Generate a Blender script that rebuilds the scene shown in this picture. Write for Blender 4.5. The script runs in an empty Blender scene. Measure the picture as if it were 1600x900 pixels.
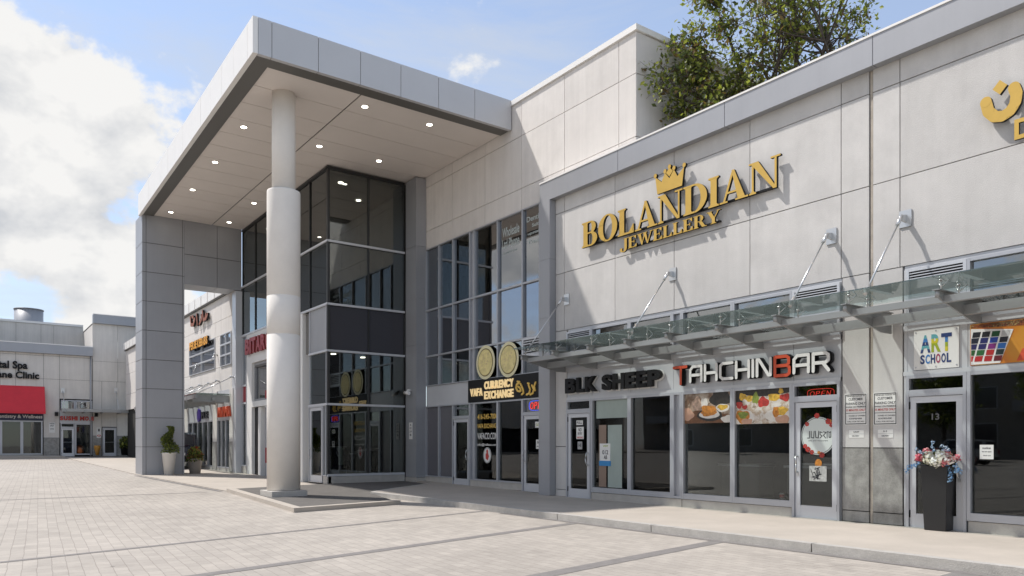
import bpy, bmesh, math, random
from mathutils import Vector, Matrix
random.seed(7)
C = bpy.context.scene.collection
R = math.radians

# ------------------------------------------------------------------ camera, sky, sun, exposure
FPX, HOR, CAMZ = 1180.0, 693.5, 1.5
YAW = math.atan2(860, 1180)
sY, cY = math.sin(YAW), math.cos(YAW)
cam_d = bpy.data.cameras.new('camera'); cam = bpy.data.objects.new('camera', cam_d); C.objects.link(cam)
cam.location = (0, 0, CAMZ); cam.rotation_euler = (R(90), 0, -YAW)
cam_d.sensor_width = 36; cam_d.lens = FPX/1600*36
cam_d.shift_y = (HOR-450)/1600
cam_d.clip_start = 0.1; cam_d.clip_end = 3000
bpy.context.scene.camera = cam

SUN = Vector((-0.37, 0.55, 1.0)).normalized()          # towards the sun
EL = math.asin(SUN.z); AZ = math.atan2(SUN.x, SUN.y)   # clockwise from +Y
world = bpy.data.worlds.new('World'); bpy.context.scene.world = world; world.use_nodes = True
def sky_nodes():
    nt = world.node_tree; N = nt.nodes; L = nt.links; N.clear()
    out = N.new('ShaderNodeOutputWorld'); bg = N.new('ShaderNodeBackground'); bg.inputs[1].default_value = 0.148
    sk = N.new('ShaderNodeTexSky'); sk.sky_type = 'NISHITA'; sk.sun_disc = False
    sk.sun_elevation = EL; sk.sun_rotation = AZ; sk.air_density = 0.9; sk.dust_density = 0.35; sk.ozone_density = 2.0
    tc = N.new('ShaderNodeTexCoord')
    nrm = N.new('ShaderNodeVectorMath'); nrm.operation = 'NORMALIZE'; L.new(tc.outputs['Generated'], nrm.inputs[0])
    sep = N.new('ShaderNodeSeparateXYZ'); L.new(nrm.outputs[0], sep.inputs[0])
    def m(op, a, b=None, c=None, clamp=False):
        n = N.new('ShaderNodeMath'); n.operation = op; n.use_clamp = clamp
        for i, v in enumerate((a, b, c)):
            if v is None: continue
            if isinstance(v, (int, float)): n.inputs[i].default_value = v
            else: L.new(v, n.inputs[i])
        return n.outputs[0]
    def noise(scale, detail, rough, vec, w=None, dist=0.0):
        n = N.new('ShaderNodeTexNoise'); n.inputs['Scale'].default_value = scale; n.inputs['Detail'].default_value = detail
        n.inputs['Roughness'].default_value = rough; n.inputs['Distortion'].default_value = dist
        L.new(vec, n.inputs['Vector']); return n.outputs[0]
    def lump(vec, d, lo, hi, w):
        dt = N.new('ShaderNodeVectorMath'); dt.operation = 'DOT_PRODUCT'; L.new(vec, dt.inputs[0]); dt.inputs[1].default_value = d.normalized()
        mr = N.new('ShaderNodeMapRange'); mr.interpolation_type = 'SMOOTHSTEP'
        mr.inputs[1].default_value = lo; mr.inputs[2].default_value = hi; mr.inputs[3].default_value = 0; mr.inputs[4].default_value = w
        L.new(dt.outputs['Value'], mr.inputs[0]); return mr.outputs[0]
    def puff(vec, d1, d2):
        """billowing noise on a direction"""
        mp = N.new('ShaderNodeMapping'); mp.inputs['Scale'].default_value = (1, 1, 1.3); mp.inputs['Location'].default_value = (0.62, 0.1, 0.0); L.new(vec, mp.inputs[0])
        c = m('MULTIPLY', m('SUBTRACT', noise(6.5, d1, 0.57, mp.outputs[0], dist=0.15), 0.5), 1.55)
        return m('ADD', c, m('MULTIPLY', m('SUBTRACT', noise(21.0, d2, 0.6, mp.outputs[0]), 0.5), 0.34))
    pf = puff(nrm.outputs[0], 10, 6); cov = pf
    for d, lo, hi, w in ((Vector((0.0, 0.945, 0.315)), 0.984, 0.9965, 0.37), (Vector((0.125, 0.95, 0.295)), 0.991, 0.9992, 0.27), (Vector((0.165, 0.91, 0.375)), 0.9935, 0.9998, 0.25), (Vector((0.06, 0.99, 0.125)), 0.9935, 0.9995, 0.28), (Vector((0.17, 0.98, 0.165)), 0.9945, 0.9995, 0.26), (Vector((-0.9, 0.1, 0.22)), 0.72, 0.95, 0.30), (Vector((-0.6, 0.78, 0.2)), 0.93, 0.99, 0.34), (Vector((-0.9, -0.5, 0.3)), 0.8, 0.95, 0.2)):
        cov = m('ADD', cov, lump(nrm.outputs[0], d, lo, hi, w))
    up = N.new('ShaderNodeVectorMath'); up.operation = 'ADD'; up.inputs[1].default_value = (-0.012, 0.0, 0.030); L.new(nrm.outputs[0], up.inputs[0])
    pf2 = puff(up.outputs[0], 5, 3)
    mask = N.new('ShaderNodeMapRange'); mask.interpolation_type = 'SMOOTHSTEP'; mask.inputs[1].default_value = 0.17; mask.inputs[2].default_value = 0.32
    L.new(cov, mask.inputs[0])
    def stepz(a, b):
        r_ = N.new('ShaderNodeMapRange'); r_.interpolation_type = 'SMOOTHSTEP'; r_.inputs[1].default_value = a; r_.inputs[2].default_value = b; L.new(sep.outputs[2], r_.inputs[0]); return r_.outputs[0]
    bump = m('MULTIPLY', stepz(0.20, 0.235), m('SUBTRACT', 1.0, stepz(0.235, 0.325)))
    base = m('SUBTRACT', 0.93, m('MULTIPLY', bump, 0.52))
    shade = m('ADD', base, m('MULTIPLY', m('SUBTRACT', pf, pf2), 2.6), clamp=True)
    mp2 = N.new('ShaderNodeMapping'); mp2.inputs['Scale'].default_value = (1.2, 1.2, 4.0); L.new(nrm.outputs[0], mp2.inputs[0])
    nv = noise(2.6, 9, 0.62, mp2.outputs[0], dist=0.5)
    veil = N.new('ShaderNodeMapRange'); veil.inputs[1].default_value = 0.40; veil.inputs[2].default_value = 0.75; veil.inputs[3].default_value = 0.36; veil.inputs[4].default_value = 0.85
    L.new(nv, veil.inputs[0])
    cc = N.new('ShaderNodeMix'); cc.data_type = 'RGBA'; cc.inputs[6].default_value = (2.7, 2.78, 2.92, 1); cc.inputs[7].default_value = (3.95, 3.92, 3.86, 1)
    L.new(shade, cc.inputs[0])
    mx0 = N.new('ShaderNodeMix'); mx0.data_type = 'RGBA'; mx0.inputs[7].default_value = (2.75, 2.93, 3.2, 1)
    L.new(veil.outputs[0], mx0.inputs[0]); L.new(sk.outputs[0], mx0.inputs[6])
    mx = N.new('ShaderNodeMix'); mx.data_type = 'RGBA'
    L.new(mask.outputs[0], mx.inputs[0]); L.new(mx0.outputs[2], mx.inputs[6]); L.new(cc.outputs[2], mx.inputs[7])
    L.new(mx.outputs[2], bg.inputs[0]); L.new(bg.outputs[0], out.inputs[0])
sky_nodes()
sun_d = bpy.data.lights.new('sun', 'SUN'); sun_d.energy = 3.05; sun_d.angle = R(1.4); sun_d.color = (1.0, 0.955, 0.90)
sun = bpy.data.objects.new('sun', sun_d); C.objects.link(sun)
sun.rotation_euler = (-SUN).to_track_quat('-Z', 'Y').to_euler(); sun.location = (-20, 30, 45)
vs = bpy.context.scene.view_settings
vs.view_transform = 'Standard'; vs.look = 'None'; vs.gamma = 1; vs.use_curve_mapping = False; vs.exposure = 0.66
cy = bpy.context.scene.cycles
cy.max_bounces = 8; cy.transparent_max_bounces = 24; cy.glossy_bounces = 4; cy.diffuse_bounces = 4
cy.caustics_reflective = False; cy.caustics_refractive = False

# ------------------------------------------------------------------ measuring helpers: a sight line of the survey camera cut with a real plane
def ray(x, y):
    u = (x-800)/FPX
    return Vector((sY+u*cY, cY-u*sY, (HOR-y)/FPX))
def onX(x, y, X): r = ray(x, y); t = X/r.x; return Vector((X, r.y*t, CAMZ+r.z*t))
def onY(x, y, Y): r = ray(x, y); t = Y/r.y; return Vector((r.x*t, Y, CAMZ+r.z*t))
def onZ(x, y, Z): r = ray(x, y); t = (Z-CAMZ)/r.z; return Vector((r.x*t, r.y*t, Z))
def gz(Y): return max(0.0, 0.0125*(Y-15.0))

# ------------------------------------------------------------------ materials
MATS = {}
def mat(name, col, rough=0.6, metal=0.0, var=0.0, scale=3.0, bump=0.0, bscale=40.0, spec=0.5, streak=0.0, speck=0.0, emit=None, coat=0.0):
    if name in MATS: return MATS[name]
    m = bpy.data.materials.new(name); m.use_nodes = True; nt = m.node_tree; N = nt.nodes; L = nt.links
    b = N['Principled BSDF']; b.inputs['Roughness'].default_value = rough; b.inputs['Metallic'].default_value = metal
    b.inputs['Specular IOR Level'].default_value = spec; b.inputs['Coat Weight'].default_value = coat
    rgb = (col[0], col[1], col[2], 1); b.inputs['Base Color'].default_value = rgb
    tc = N.new('ShaderNodeTexCoord'); cur = None
    def mixmul(prev, fac_socket, lo, hi):
        mr = N.new('ShaderNodeMapRange'); mr.inputs[1].default_value = 0.3; mr.inputs[2].default_value = 0.7; mr.inputs[3].default_value = lo; mr.inputs[4].default_value = hi
        L.new(fac_socket, mr.inputs[0])
        vm = N.new('ShaderNodeVectorMath'); vm.operation = 'SCALE'
        if prev is None: vm.inputs[0].default_value = col[:3]
        else: L.new(prev, vm.inputs[0])
        L.new(mr.outputs[0], vm.inputs['Scale']); return vm.outputs[0]
    if var > 0:
        n = N.new('ShaderNodeTexNoise'); n.inputs['Scale'].default_value = scale; n.inputs['Detail'].default_value = 8; n.inputs['Roughness'].default_value = 0.65
        L.new(tc.outputs['Object'], n.inputs['Vector']); cur = mixmul(cur, n.outputs[0], 1-var, 1+var)
    if streak > 0:
        mp = N.new('ShaderNodeMapping'); mp.inputs['Scale'].default_value = (2.2, 2.2, 0.12); L.new(tc.outputs['Object'], mp.inputs[0])
        n = N.new('ShaderNodeTexNoise'); n.inputs['Scale'].default_value = 2.0; n.inputs['Detail'].default_value = 7; n.inputs['Roughness'].default_value = 0.7
        L.new(mp.outputs[0], n.inputs['Vector']); cur = mixmul(cur, n.outputs[0], 1-streak, 1+streak*0.6)
    if speck > 0:
        n = N.new('ShaderNodeTexNoise'); n.inputs['Scale'].default_value = 120; n.inputs['Detail'].default_value = 2
        L.new(tc.outputs['Object'], n.inputs['Vector']); cur = mixmul(cur, n.outputs[0], 1-speck, 1+speck)
    if cur is not None: L.new(cur, b.inputs['Base Color'])
    if bump > 0:
        n = N.new('ShaderNodeTexNoise'); n.inputs['Scale'].default_value = bscale; n.inputs['Detail'].default_value = 5
        L.new(tc.outputs['Object'], n.inputs['Vector'])
        bp = N.new('ShaderNodeBump'); bp.inputs['Strength'].default_value = bump; bp.inputs['Distance'].default_value = 0.02
        L.new(n.outputs[0], bp.inputs['Height']); L.new(bp.outputs[0], b.inputs['Normal'])
    if emit:
        b.inputs['Emission Color'].default_value = (emit[0], emit[1], emit[2], 1); b.inputs['Emission Strength'].default_value = emit[3]
    MATS[name] = m; return m

def glass(name, tint, refl, f0=0.06, wob=0.012):
    """tinted pane: lets tinted light through, mirrors by angle"""
    m = bpy.data.materials.new(name); m.use_nodes = True; nt = m.node_tree; N = nt.nodes; L = nt.links
    N.remove(N['Principled BSDF']); out = N['Material Output']
    tr = N.new('ShaderNodeBsdfTransparent'); tr.inputs[0].default_value = (*tint, 1)
    gl = N.new('ShaderNodeBsdfGlossy'); gl.inputs['Roughness'].default_value = 0.0; gl.inputs[0].default_value = (refl[0], refl[1], refl[2], 1)
    lw = N.new('ShaderNodeFresnel'); lw.inputs[0].default_value = 1.5
    ad = N.new('ShaderNodeMath'); ad.operation = 'ADD'; ad.use_clamp = True; ad.inputs[1].default_value = f0; L.new(lw.outputs[0], ad.inputs[0])
    tc = N.new('ShaderNodeTexCoord'); n = N.new('ShaderNodeTexNoise'); n.inputs['Scale'].default_value = 0.7; n.inputs['Detail'].default_value = 1
    L.new(tc.outputs['Object'], n.inputs['Vector'])
    bp = N.new('ShaderNodeBump'); bp.inputs['Strength'].default_value = wob*6; bp.inputs['Distance'].default_value = 0.02
    L.new(n.outputs[0], bp.inputs['Height']); L.new(bp.outputs[0], gl.inputs['Normal'])
    mx = N.new('ShaderNodeMixShader'); L.new(ad.outputs[0], mx.inputs[0]); L.new(tr.outputs[0], mx.inputs[1]); L.new(gl.outputs[0], mx.inputs[2])
    L.new(mx.outputs[0], out.inputs[0]); MATS[name] = m; return m

def printmat(name, stops, scale):
    """printed photograph: several colours broken up by cells and noise"""
    m = bpy.data.materials.new(name); m.use_nodes = True; nt = m.node_tree; N = nt.nodes; L = nt.links; b = N['Principled BSDF']; b.inputs['Roughness'].default_value = 0.35
    tc = N.new('ShaderNodeTexCoord'); n = N.new('ShaderNodeTexNoise'); n.inputs['Scale'].default_value = scale*1.5; n.inputs['Detail'].default_value = 5; L.new(tc.outputs['Object'], n.inputs['Vector'])
    v = N.new('ShaderNodeTexVoronoi'); v.inputs['Scale'].default_value = scale; v.feature = 'SMOOTH_F1'
    ad = N.new('ShaderNodeVectorMath'); ad.operation = 'MULTIPLY_ADD'; ad.inputs[1].default_value = (.25, .25, .25); L.new(n.outputs['Color'], ad.inputs[0]); L.new(tc.outputs['Object'], ad.inputs[2]); L.new(ad.outputs[0], v.inputs['Vector'])
    sp = N.new('ShaderNodeSeparateColor'); L.new(v.outputs['Color'], sp.inputs[0]); r = N.new('ShaderNodeValToRGB'); L.new(sp.outputs[0], r.inputs[0])
    e = r.color_ramp.elements
    while len(e) < len(stops): e.new(.5)
    for i, c in enumerate(stops): e[i].position = i/(len(stops)-1)*.9+.05; e[i].color = (*c, 1)
    L.new(r.outputs[0], b.inputs['Base Color']); return m
M_wall   = mat('wing_concrete', (0.585, 0.568, 0.548), 0.85, var=0.07, scale=1.1, bump=0.25, bscale=60, streak=0.05, speck=0.06)
M_wall2  = mat('upper_concrete', (0.71, 0.672, 0.635), 0.85, var=0.05, scale=1.0, bump=0.2, bscale=60, streak=0.06, speck=0.04)
M_wallfar= mat('far_concrete', (0.65, 0.615, 0.57), 0.85, var=0.08, scale=0.6, bump=0.2, streak=0.10)
M_back   = mat('joint_dark', (0.09, 0.085, 0.08), 0.9)
M_stone  = mat('grey_stone', (0.31, 0.30, 0.28), 0.75, var=0.28, scale=5, bump=0.3, bscale=90, speck=0.18, streak=0.15)
M_base   = mat('base_concrete', (0.46, 0.435, 0.40), 0.85, var=0.10, scale=3, bump=0.3, speck=0.08)
M_cop    = mat('coping_metal', (0.36, 0.365, 0.385), 0.42, metal=0.25, var=0.04, scale=0.8, streak=0.03)
M_fascia = mat('fascia_white', (0.82, 0.80, 0.77), 0.45, var=0.02, scale=1)
M_fascshade= mat('fascia_shade', (0.54, 0.54, 0.55), 0.42, metal=0.15, var=0.03, scale=0.8)  # the white fascia again, greyed to put the end face's shade into the colour
M_panel  = mat('pier_panel', (0.36, 0.365, 0.385), 0.45, metal=0.2, var=0.04, scale=0.7, streak=0.03)
M_trim   = mat('soffit_trim', (0.13, 0.125, 0.115), 0.5, metal=0.1)
M_soffit = mat('soffit_panel', (0.75, 0.69, 0.64), 0.7, var=0.03, scale=0.8)
M_alu    = mat('aluminium', (0.47, 0.48, 0.51), 0.38, metal=0.35, var=0.04, scale=2)
M_alul   = mat('light_aluminium', (0.62, 0.63, 0.66), 0.38, metal=0.3)
M_signb  = mat('sign_band_panel', (0.56, 0.57, 0.59), 0.45, metal=0.1, var=0.05, scale=1.2)
M_dark   = mat('dark_rubber', (0.018, 0.018, 0.018), 0.6)
M_black  = mat('black_metal', (0.013, 0.013, 0.014), 0.45, spec=0.2)
M_spand  = mat('spandrel_glass', (0.055, 0.055, 0.065), 0.08, spec=0.6, var=0.05, scale=0.4)
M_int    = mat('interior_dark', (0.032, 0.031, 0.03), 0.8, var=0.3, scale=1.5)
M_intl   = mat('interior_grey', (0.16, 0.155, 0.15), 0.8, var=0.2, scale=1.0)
M_white  = mat('white_paint', (0.80, 0.79, 0.77), 0.5, var=0.02)
M_col    = mat('column_white', (0.80, 0.76, 0.71), 0.9, var=0.035, scale=2.2, bump=0.10, bscale=50, spec=0.2, speck=0.02)
M_gold   = mat('gold_face', (0.62, 0.40, 0.09), 0.42, metal=0.35, var=0.06, scale=3)
M_red    = mat('red_face', (0.55, 0.035, 0.025), 0.4)
M_redor  = mat('orange_red_face', (0.62, 0.085, 0.03), 0.4)
M_awn    = mat('red_awning', (0.62, 0.03, 0.045), 0.7, var=0.06, scale=2, bump=0.1)
M_navy   = mat('navy_panel', (0.012, 0.014, 0.05), 0.4)
M_steel  = mat('canopy_steel', (0.34, 0.345, 0.345), 0.4, metal=0.35, var=0.04)
M_steelL = mat('bright_steel', (0.62, 0.62, 0.62), 0.28, metal=0.8)
M_lamp   = mat('lamp_glow', (1, 1, 1), 0.5, emit=(1.0, 0.93, 0.80, 9.0))
M_neon   = mat('neon_red', (0.7, 0.05, 0.04), 0.4, emit=(1.0, 0.06, 0.05, 0.55))
M_neonb  = mat('neon_blue', (0.05, 0.08, 0.5), 0.4, emit=(0.08, 0.12, 1.0, 0.8))
M_paper  = mat('paper', (0.78, 0.77, 0.74), 0.7)
M_ink    = mat('ink', (0.02, 0.02, 0.025), 0.6)
M_cream  = mat('cream_gold', (0.72, 0.58, 0.30), 0.5, var=0.08, scale=6)
M_lit    = mat('lit_letter', (0.85, 0.66, 0.34), 0.5, emit=(1.0, .72, .36, .28))
M_ylet   = mat('yellow_letter', (0.85, 0.55, 0.12), 0.5)
M_mint   = mat('mint_panel', (0.66, 0.80, 0.72), 0.6)
M_tan    = mat('tan_pillar', (0.55, 0.37, 0.27), 0.7)
G_shop = glass('shop_glass', (0.78, 0.80, 0.79), (0.78, 0.80, 0.80), 0.012)
G_curt = glass('curtain_glass', (0.38, 0.40, 0.40), (0.90, 0.91, 0.92), 0.24)
G_box  = glass('lobby_glass', (0.55, 0.57, 0.55), (0.86, 0.90, 0.89), 0.12)
G_can  = glass('canopy_glass_mat', (0.91, 0.955, 0.945), (0.9, 0.95, 0.95), 0.01)
def dusty(m, c, k):
    """a film of dust that scatters a little daylight in the sheet"""
    nt = m.node_tree; N = nt.nodes; L = nt.links; out = N['Material Output']; old = out.inputs[0].links[0].from_socket
    t = N.new('ShaderNodeBsdfTranslucent'); t.inputs[0].default_value = (*c, 1); mx = N.new('ShaderNodeMixShader'); mx.inputs[0].default_value = k
    L.new(old, mx.inputs[1]); L.new(t.outputs[0], mx.inputs[2]); L.new(mx.outputs[0], out.inputs[0])
dusty(G_can, (.55, .62, .60), .04)

def dark_mirror(name, base, f0):
    m = bpy.data.materials.new(name); m.use_nodes = True; nt = m.node_tree; N = nt.nodes; L = nt.links
    N.remove(N['Principled BSDF']); out = N['Material Output']
    df = N.new('ShaderNodeBsdfDiffuse'); df.inputs[0].default_value = (*base, 1)
    gl = N.new('ShaderNodeBsdfGlossy'); gl.inputs['Roughness'].default_value = 0.0; gl.inputs[0].default_value = (0.85, 0.88, 0.93, 1)
    fr = N.new('ShaderNodeFresnel'); fr.inputs[0].default_value = 1.5
    ad = N.new('ShaderNodeMath'); ad.operation = 'ADD'; ad.use_clamp = True; ad.inputs[1].default_value = f0; L.new(fr.outputs[0], ad.inputs[0])
    tc = N.new('ShaderNodeTexCoord'); n = N.new('ShaderNodeTexNoise'); n.inputs['Scale'].default_value = 0.6; L.new(tc.outputs['Object'], n.inputs['Vector'])
    bp = N.new('ShaderNodeBump'); bp.inputs['Strength'].default_value = 0.06; bp.inputs['Distance'].default_value = 0.02
    L.new(n.outputs[0], bp.inputs['Height']); L.new(bp.outputs[0], gl.inputs['Normal'])
    mx = N.new('ShaderNodeMixShader'); L.new(ad.outputs[0], mx.inputs[0]); L.new(df.outputs[0], mx.inputs[1]); L.new(gl.outputs[0], mx.inputs[2])
    L.new(mx.outputs[0], out.inputs[0]); MATS[name] = m; return m
M_spandm = dark_mirror('spandrel_mirror', (0.05, 0.05, 0.058), 0.22)
M_spandb = mat('lobby_spandrel', (0.055, 0.054, 0.064), 0.22, spec=0.35, var=.05, scale=.5)

# ------------------------------------------------------------------ frames and mesh builder
class Fr:
    def __init__(s, o, u, n): s.o = Vector(o); s.u = Vector(u); s.n = Vector(n); s.v = Vector((0, 0, 1))
    def p(s, u, v, w=0): return s.o + s.u*u + s.v*v + s.n*w
FX = lambda X: Fr((X, 0, 0), (0, -1, 0), (-1, 0, 0))   # faces -X, u = -Y
FY = lambda Y: Fr((0, Y, 0), (1, 0, 0), (0, -1, 0))    # faces -Y, u = X
class MB:
    def __init__(s): s.v = []; s.f = []; s.m = []; s.sm = []
    def quadv(s, pts, m=0, sm=False):
        b = len(s.v); s.v += [tuple(p) for p in pts]; s.f.append(tuple(range(b, b+len(pts)))); s.m.append(m); s.sm.append(sm); return s
    def box(s, F, u0, u1, v0, v1, w0, w1, m=0):
        if u0 > u1: u0, u1 = u1, u0
        if v0 > v1: v0, v1 = v1, v0
        if w0 > w1: w0, w1 = w1, w0
        b = len(s.v)
        for w in (w0, w1):
            for (u, v) in ((u0, v0), (u1, v0), (u1, v1), (u0, v1)): s.v.append(tuple(F.p(u, v, w)))
        for q in ((3, 2, 1, 0), (4, 5, 6, 7), (0, 1, 5, 4), (1, 2, 6, 5), (2, 3, 7, 6), (3, 0, 4, 7)):
            s.f.append(tuple(b+i for i in q)); s.m.append(m); s.sm.append(False)
        return s
    def wbox(s, x0, x1, y0, y1, z0, z1, m=0):
        return s.box(Fr((0, 0, 0), (1, 0, 0), (0, -1, 0)), x0, x1, z0, z1, -y0, -y1, m)
    def prism(s, F, poly, w0, w1, m=0, side=None):
        a = sum(poly[i][0]*poly[(i+1) % len(poly)][1]-poly[(i+1) % len(poly)][0]*poly[i][1] for i in range(len(poly)))
        if a < 0: poly = poly[::-1]
        side = m if side is None else side
        n = len(poly); b = len(s.v)
        for w in (w0, w1):
            for (u, v) in poly: s.v.append(tuple(F.p(u, v, w)))
        s.f.append(tuple(b+n-1-i for i in range(n))); s.m.append(side); s.sm.append(False)
        s.f.append(tuple(b+n+i for i in range(n))); s.m.append(m); s.sm.append(False)
        for i in range(n):
            j = (i+1) % n; s.f.append((b+i, b+j, b+n+j, b+n+i)); s.m.append(side); s.sm.append(False)
        return s
    def zprism(s, poly, z0, z1, m=0, side=None):
        """plan polygon (x,y) with z0/z1 numbers or functions of y"""
        a = sum(poly[i][0]*poly[(i+1) % len(poly)][1]-poly[(i+1) % len(poly)][0]*poly[i][1] for i in range(len(poly)))
        if a < 0: poly = poly[::-1]
        f0 = z0 if callable(z0) else (lambda y: z0); f1 = z1 if callable(z1) else (lambda y: z1)
        n = len(poly); b = len(s.v); side = m if side is None else side
        for (x, y) in poly: s.v.append((x, y, f0(y)))
        for (x, y) in poly: s.v.append((x, y, f1(y)))
        s.f.append(tuple(b+n-1-i for i in range(n))); s.m.append(m); s.sm.append(False)
        s.f.append(tuple(b+n+i for i in range(n))); s.m.append(m); s.sm.append(False)
        for i in range(n):
            j = (i+1) % n; s.f.append((b+i, b+j, b+n+j, b+n+i)); s.m.append(side); s.sm.append(False)
        return s
    def tube(s, p0, p1, r0, r1=None, n=8, m=0, caps=True):
        p0 = Vector(p0); p1 = Vector(p1); r1 = r0 if r1 is None else r1
        d = (p1-p0); 
        if d.length < 1e-6: return s
        d.normalize(); a = d.orthogonal().normalized(); c = d.cross(a); b = len(s.v)
        for p, r in ((p0, r0), (p1, r1)):
            for i in range(n):
                t = 2*math.pi*i/n; s.v.append(tuple(p+(a*math.cos(t)+c*math.sin(t))*r))
        for i in range(n):
            j = (i+1) % n; s.f.append((b+i, b+j, b+n+j, b+n+i)); s.m.append(m); s.sm.append(True)
        if caps:
            s.f.append(tuple(b+n-1-i for i in range(n))); s.m.append(m); s.sm.append(False)
            s.f.append(tuple(b+n+i for i in range(n))); s.m.append(m); s.sm.append(False)
        return s
    def path(s, pts, r, n=6, m=0):
        for a, b in zip(pts[:-1], pts[1:]): s.tube(a, b, r, r, n, m)
        return s
    def lathe(s, c, prof, n=32, m=0, smooth=True, sq=None):
        """prof = [(r,z)...]; sq -> 4-sided"""
        b = len(s.v); c = Vector(c)
        for (r, z) in prof:
            for i in range(n):
                t = 2*math.pi*i/n + (math.pi/4 if n == 4 else 0); s.v.append((c.x+r*math.cos(t), c.y+r*math.sin(t), c.z+z))
        for k in range(len(prof)-1):
            for i in range(n):
                j = (i+1) % n; s.f.append((b+k*n+i, b+k*n+j, b+(k+1)*n+j, b+(k+1)*n+i)); s.m.append(m); s.sm.append(smooth and n > 4)
        s.f.append(tuple(b+n-1-i for i in range(n))); s.m.append(m); s.sm.append(False)
        e = b+(len(prof)-1)*n; s.f.append(tuple(e+i for i in range(n))); s.m.append(m); s.sm.append(False)
        return s
    def disc(s, F, u, v, ru, rv, w0, w1, m=0, side=None, n=40):
        return s.prism(F, [(u+ru*math.cos(2*math.pi*i/n), v+rv*math.sin(2*math.pi*i/n)) for i in range(n)], w0, w1, m, side)
    def stroke(s, F, pts, t, w0, w1, m=0, side=None, round_=True):
        """thick polyline in the plane of the frame"""
        j = 0
        for (a, b) in zip(pts[:-1], pts[1:]):
            dx, dy = b[0]-a[0], b[1]-a[1]; l = math.hypot(dx, dy)
            if l < 1e-6: continue
            nx, ny = -dy/l*t/2, dx/l*t/2; j += 1; e = 0.0004*(j % 4)
            s.prism(F, [(a[0]+nx, a[1]+ny), (a[0]-nx, a[1]-ny), (b[0]-nx, b[1]-ny), (b[0]+nx, b[1]+ny)], w0, w1+e, m, side)
        if round_:
            for k, q in enumerate(pts): s.disc(F, q[0], q[1], t/2, t/2, w0, w1+0.0018+0.0002*(k % 3), m, side, 14)
        return s
    def build(s, name, mats, parent=None, bevel=0.0):
        me = bpy.data.meshes.new(name); me.from_pydata(s.v, [], s.f)
        if not isinstance(mats, (list, tuple)): mats = [mats]
        for x in mats: me.materials.append(x)
        me.polygons.foreach_set('material_index', s.m); me.polygons.foreach_set('use_smooth', s.sm); me.update()
        o = bpy.data.objects.new(name, me); C.objects.link(o)
        if parent is not None: put(o, parent)
        if bevel > 0:
            b = o.modifiers.new('bevel', 'BEVEL'); b.width = bevel; b.segments = 2; b.limit_method = 'ANGLE'
        return o
def wloc(o):
    v = Vector(o.location); p = o.parent
    while p is not None: v = v + Vector(p.location); p = p.parent
    return v
def put(o, parent):
    """parent a world-space mesh to an unrotated thing, keeping its place"""
    o.parent = parent; o.location = -wloc(parent) if True else o.location
    return o
def tag(o, label, cat, group=None):
    o['label'] = label; o['category'] = cat
    if group: o['group'] = group
    return o
def struct(o): o['kind'] = 'structure'; return o
def thing(name, label, cat, loc=(0, 0, 0), group=None):
    o = bpy.data.objects.new(name, None); C.objects.link(o); o.location = loc; o.empty_display_size = 0.2
    return tag(o, label, cat, group)

def text_mesh(s, F, u0, u1, v0, v1, w0, depth, mats, name='lettering', parent=None, bold=0.0, shear=0.0, spacing=1.0):
    """built-in font, fitted to the rectangle u0..u1, v0..v1 of a frame"""
    cu = bpy.data.curves.new('t', 'FONT'); cu.body = s; cu.size = 1; cu.extrude = 0.5; cu.offset = bold; cu.resolution_u = 4; cu.space_character = spacing; cu.shear = shear
    ob = bpy.data.objects.new('t', cu); me = bpy.data.meshes.new_from_object(ob)
    xs = [v.co.x for v in me.vertices]; ys = [v.co.y for v in me.vertices]
    x0, x1, y0, y1 = min(xs), max(xs), min(ys), max(ys)
    for v in me.vertices:
        a = (v.co.x-x0)/(x1-x0); b = (v.co.y-y0)/(y1-y0); w = w0+(v.co.z+0.5)*depth
        v.co = F.p(u0+(u1-u0)*a, v0+(v1-v0)*b, w)
    me.update(); me.materials.clear()
    if not isinstance(mats, (list, tuple)): mats = [mats]
    for x in mats: me.materials.append(x)
    for p in me.polygons: p.material_index = (0 if p.normal.dot(F.n) > 0.6 else len(mats)-1)
    bpy.data.objects.remove(ob); bpy.data.curves.remove(cu)
    me.name = name; o = bpy.data.objects.new(name, me); C.objects.link(o)
    if parent is not None: put(o, parent)
    return o

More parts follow.
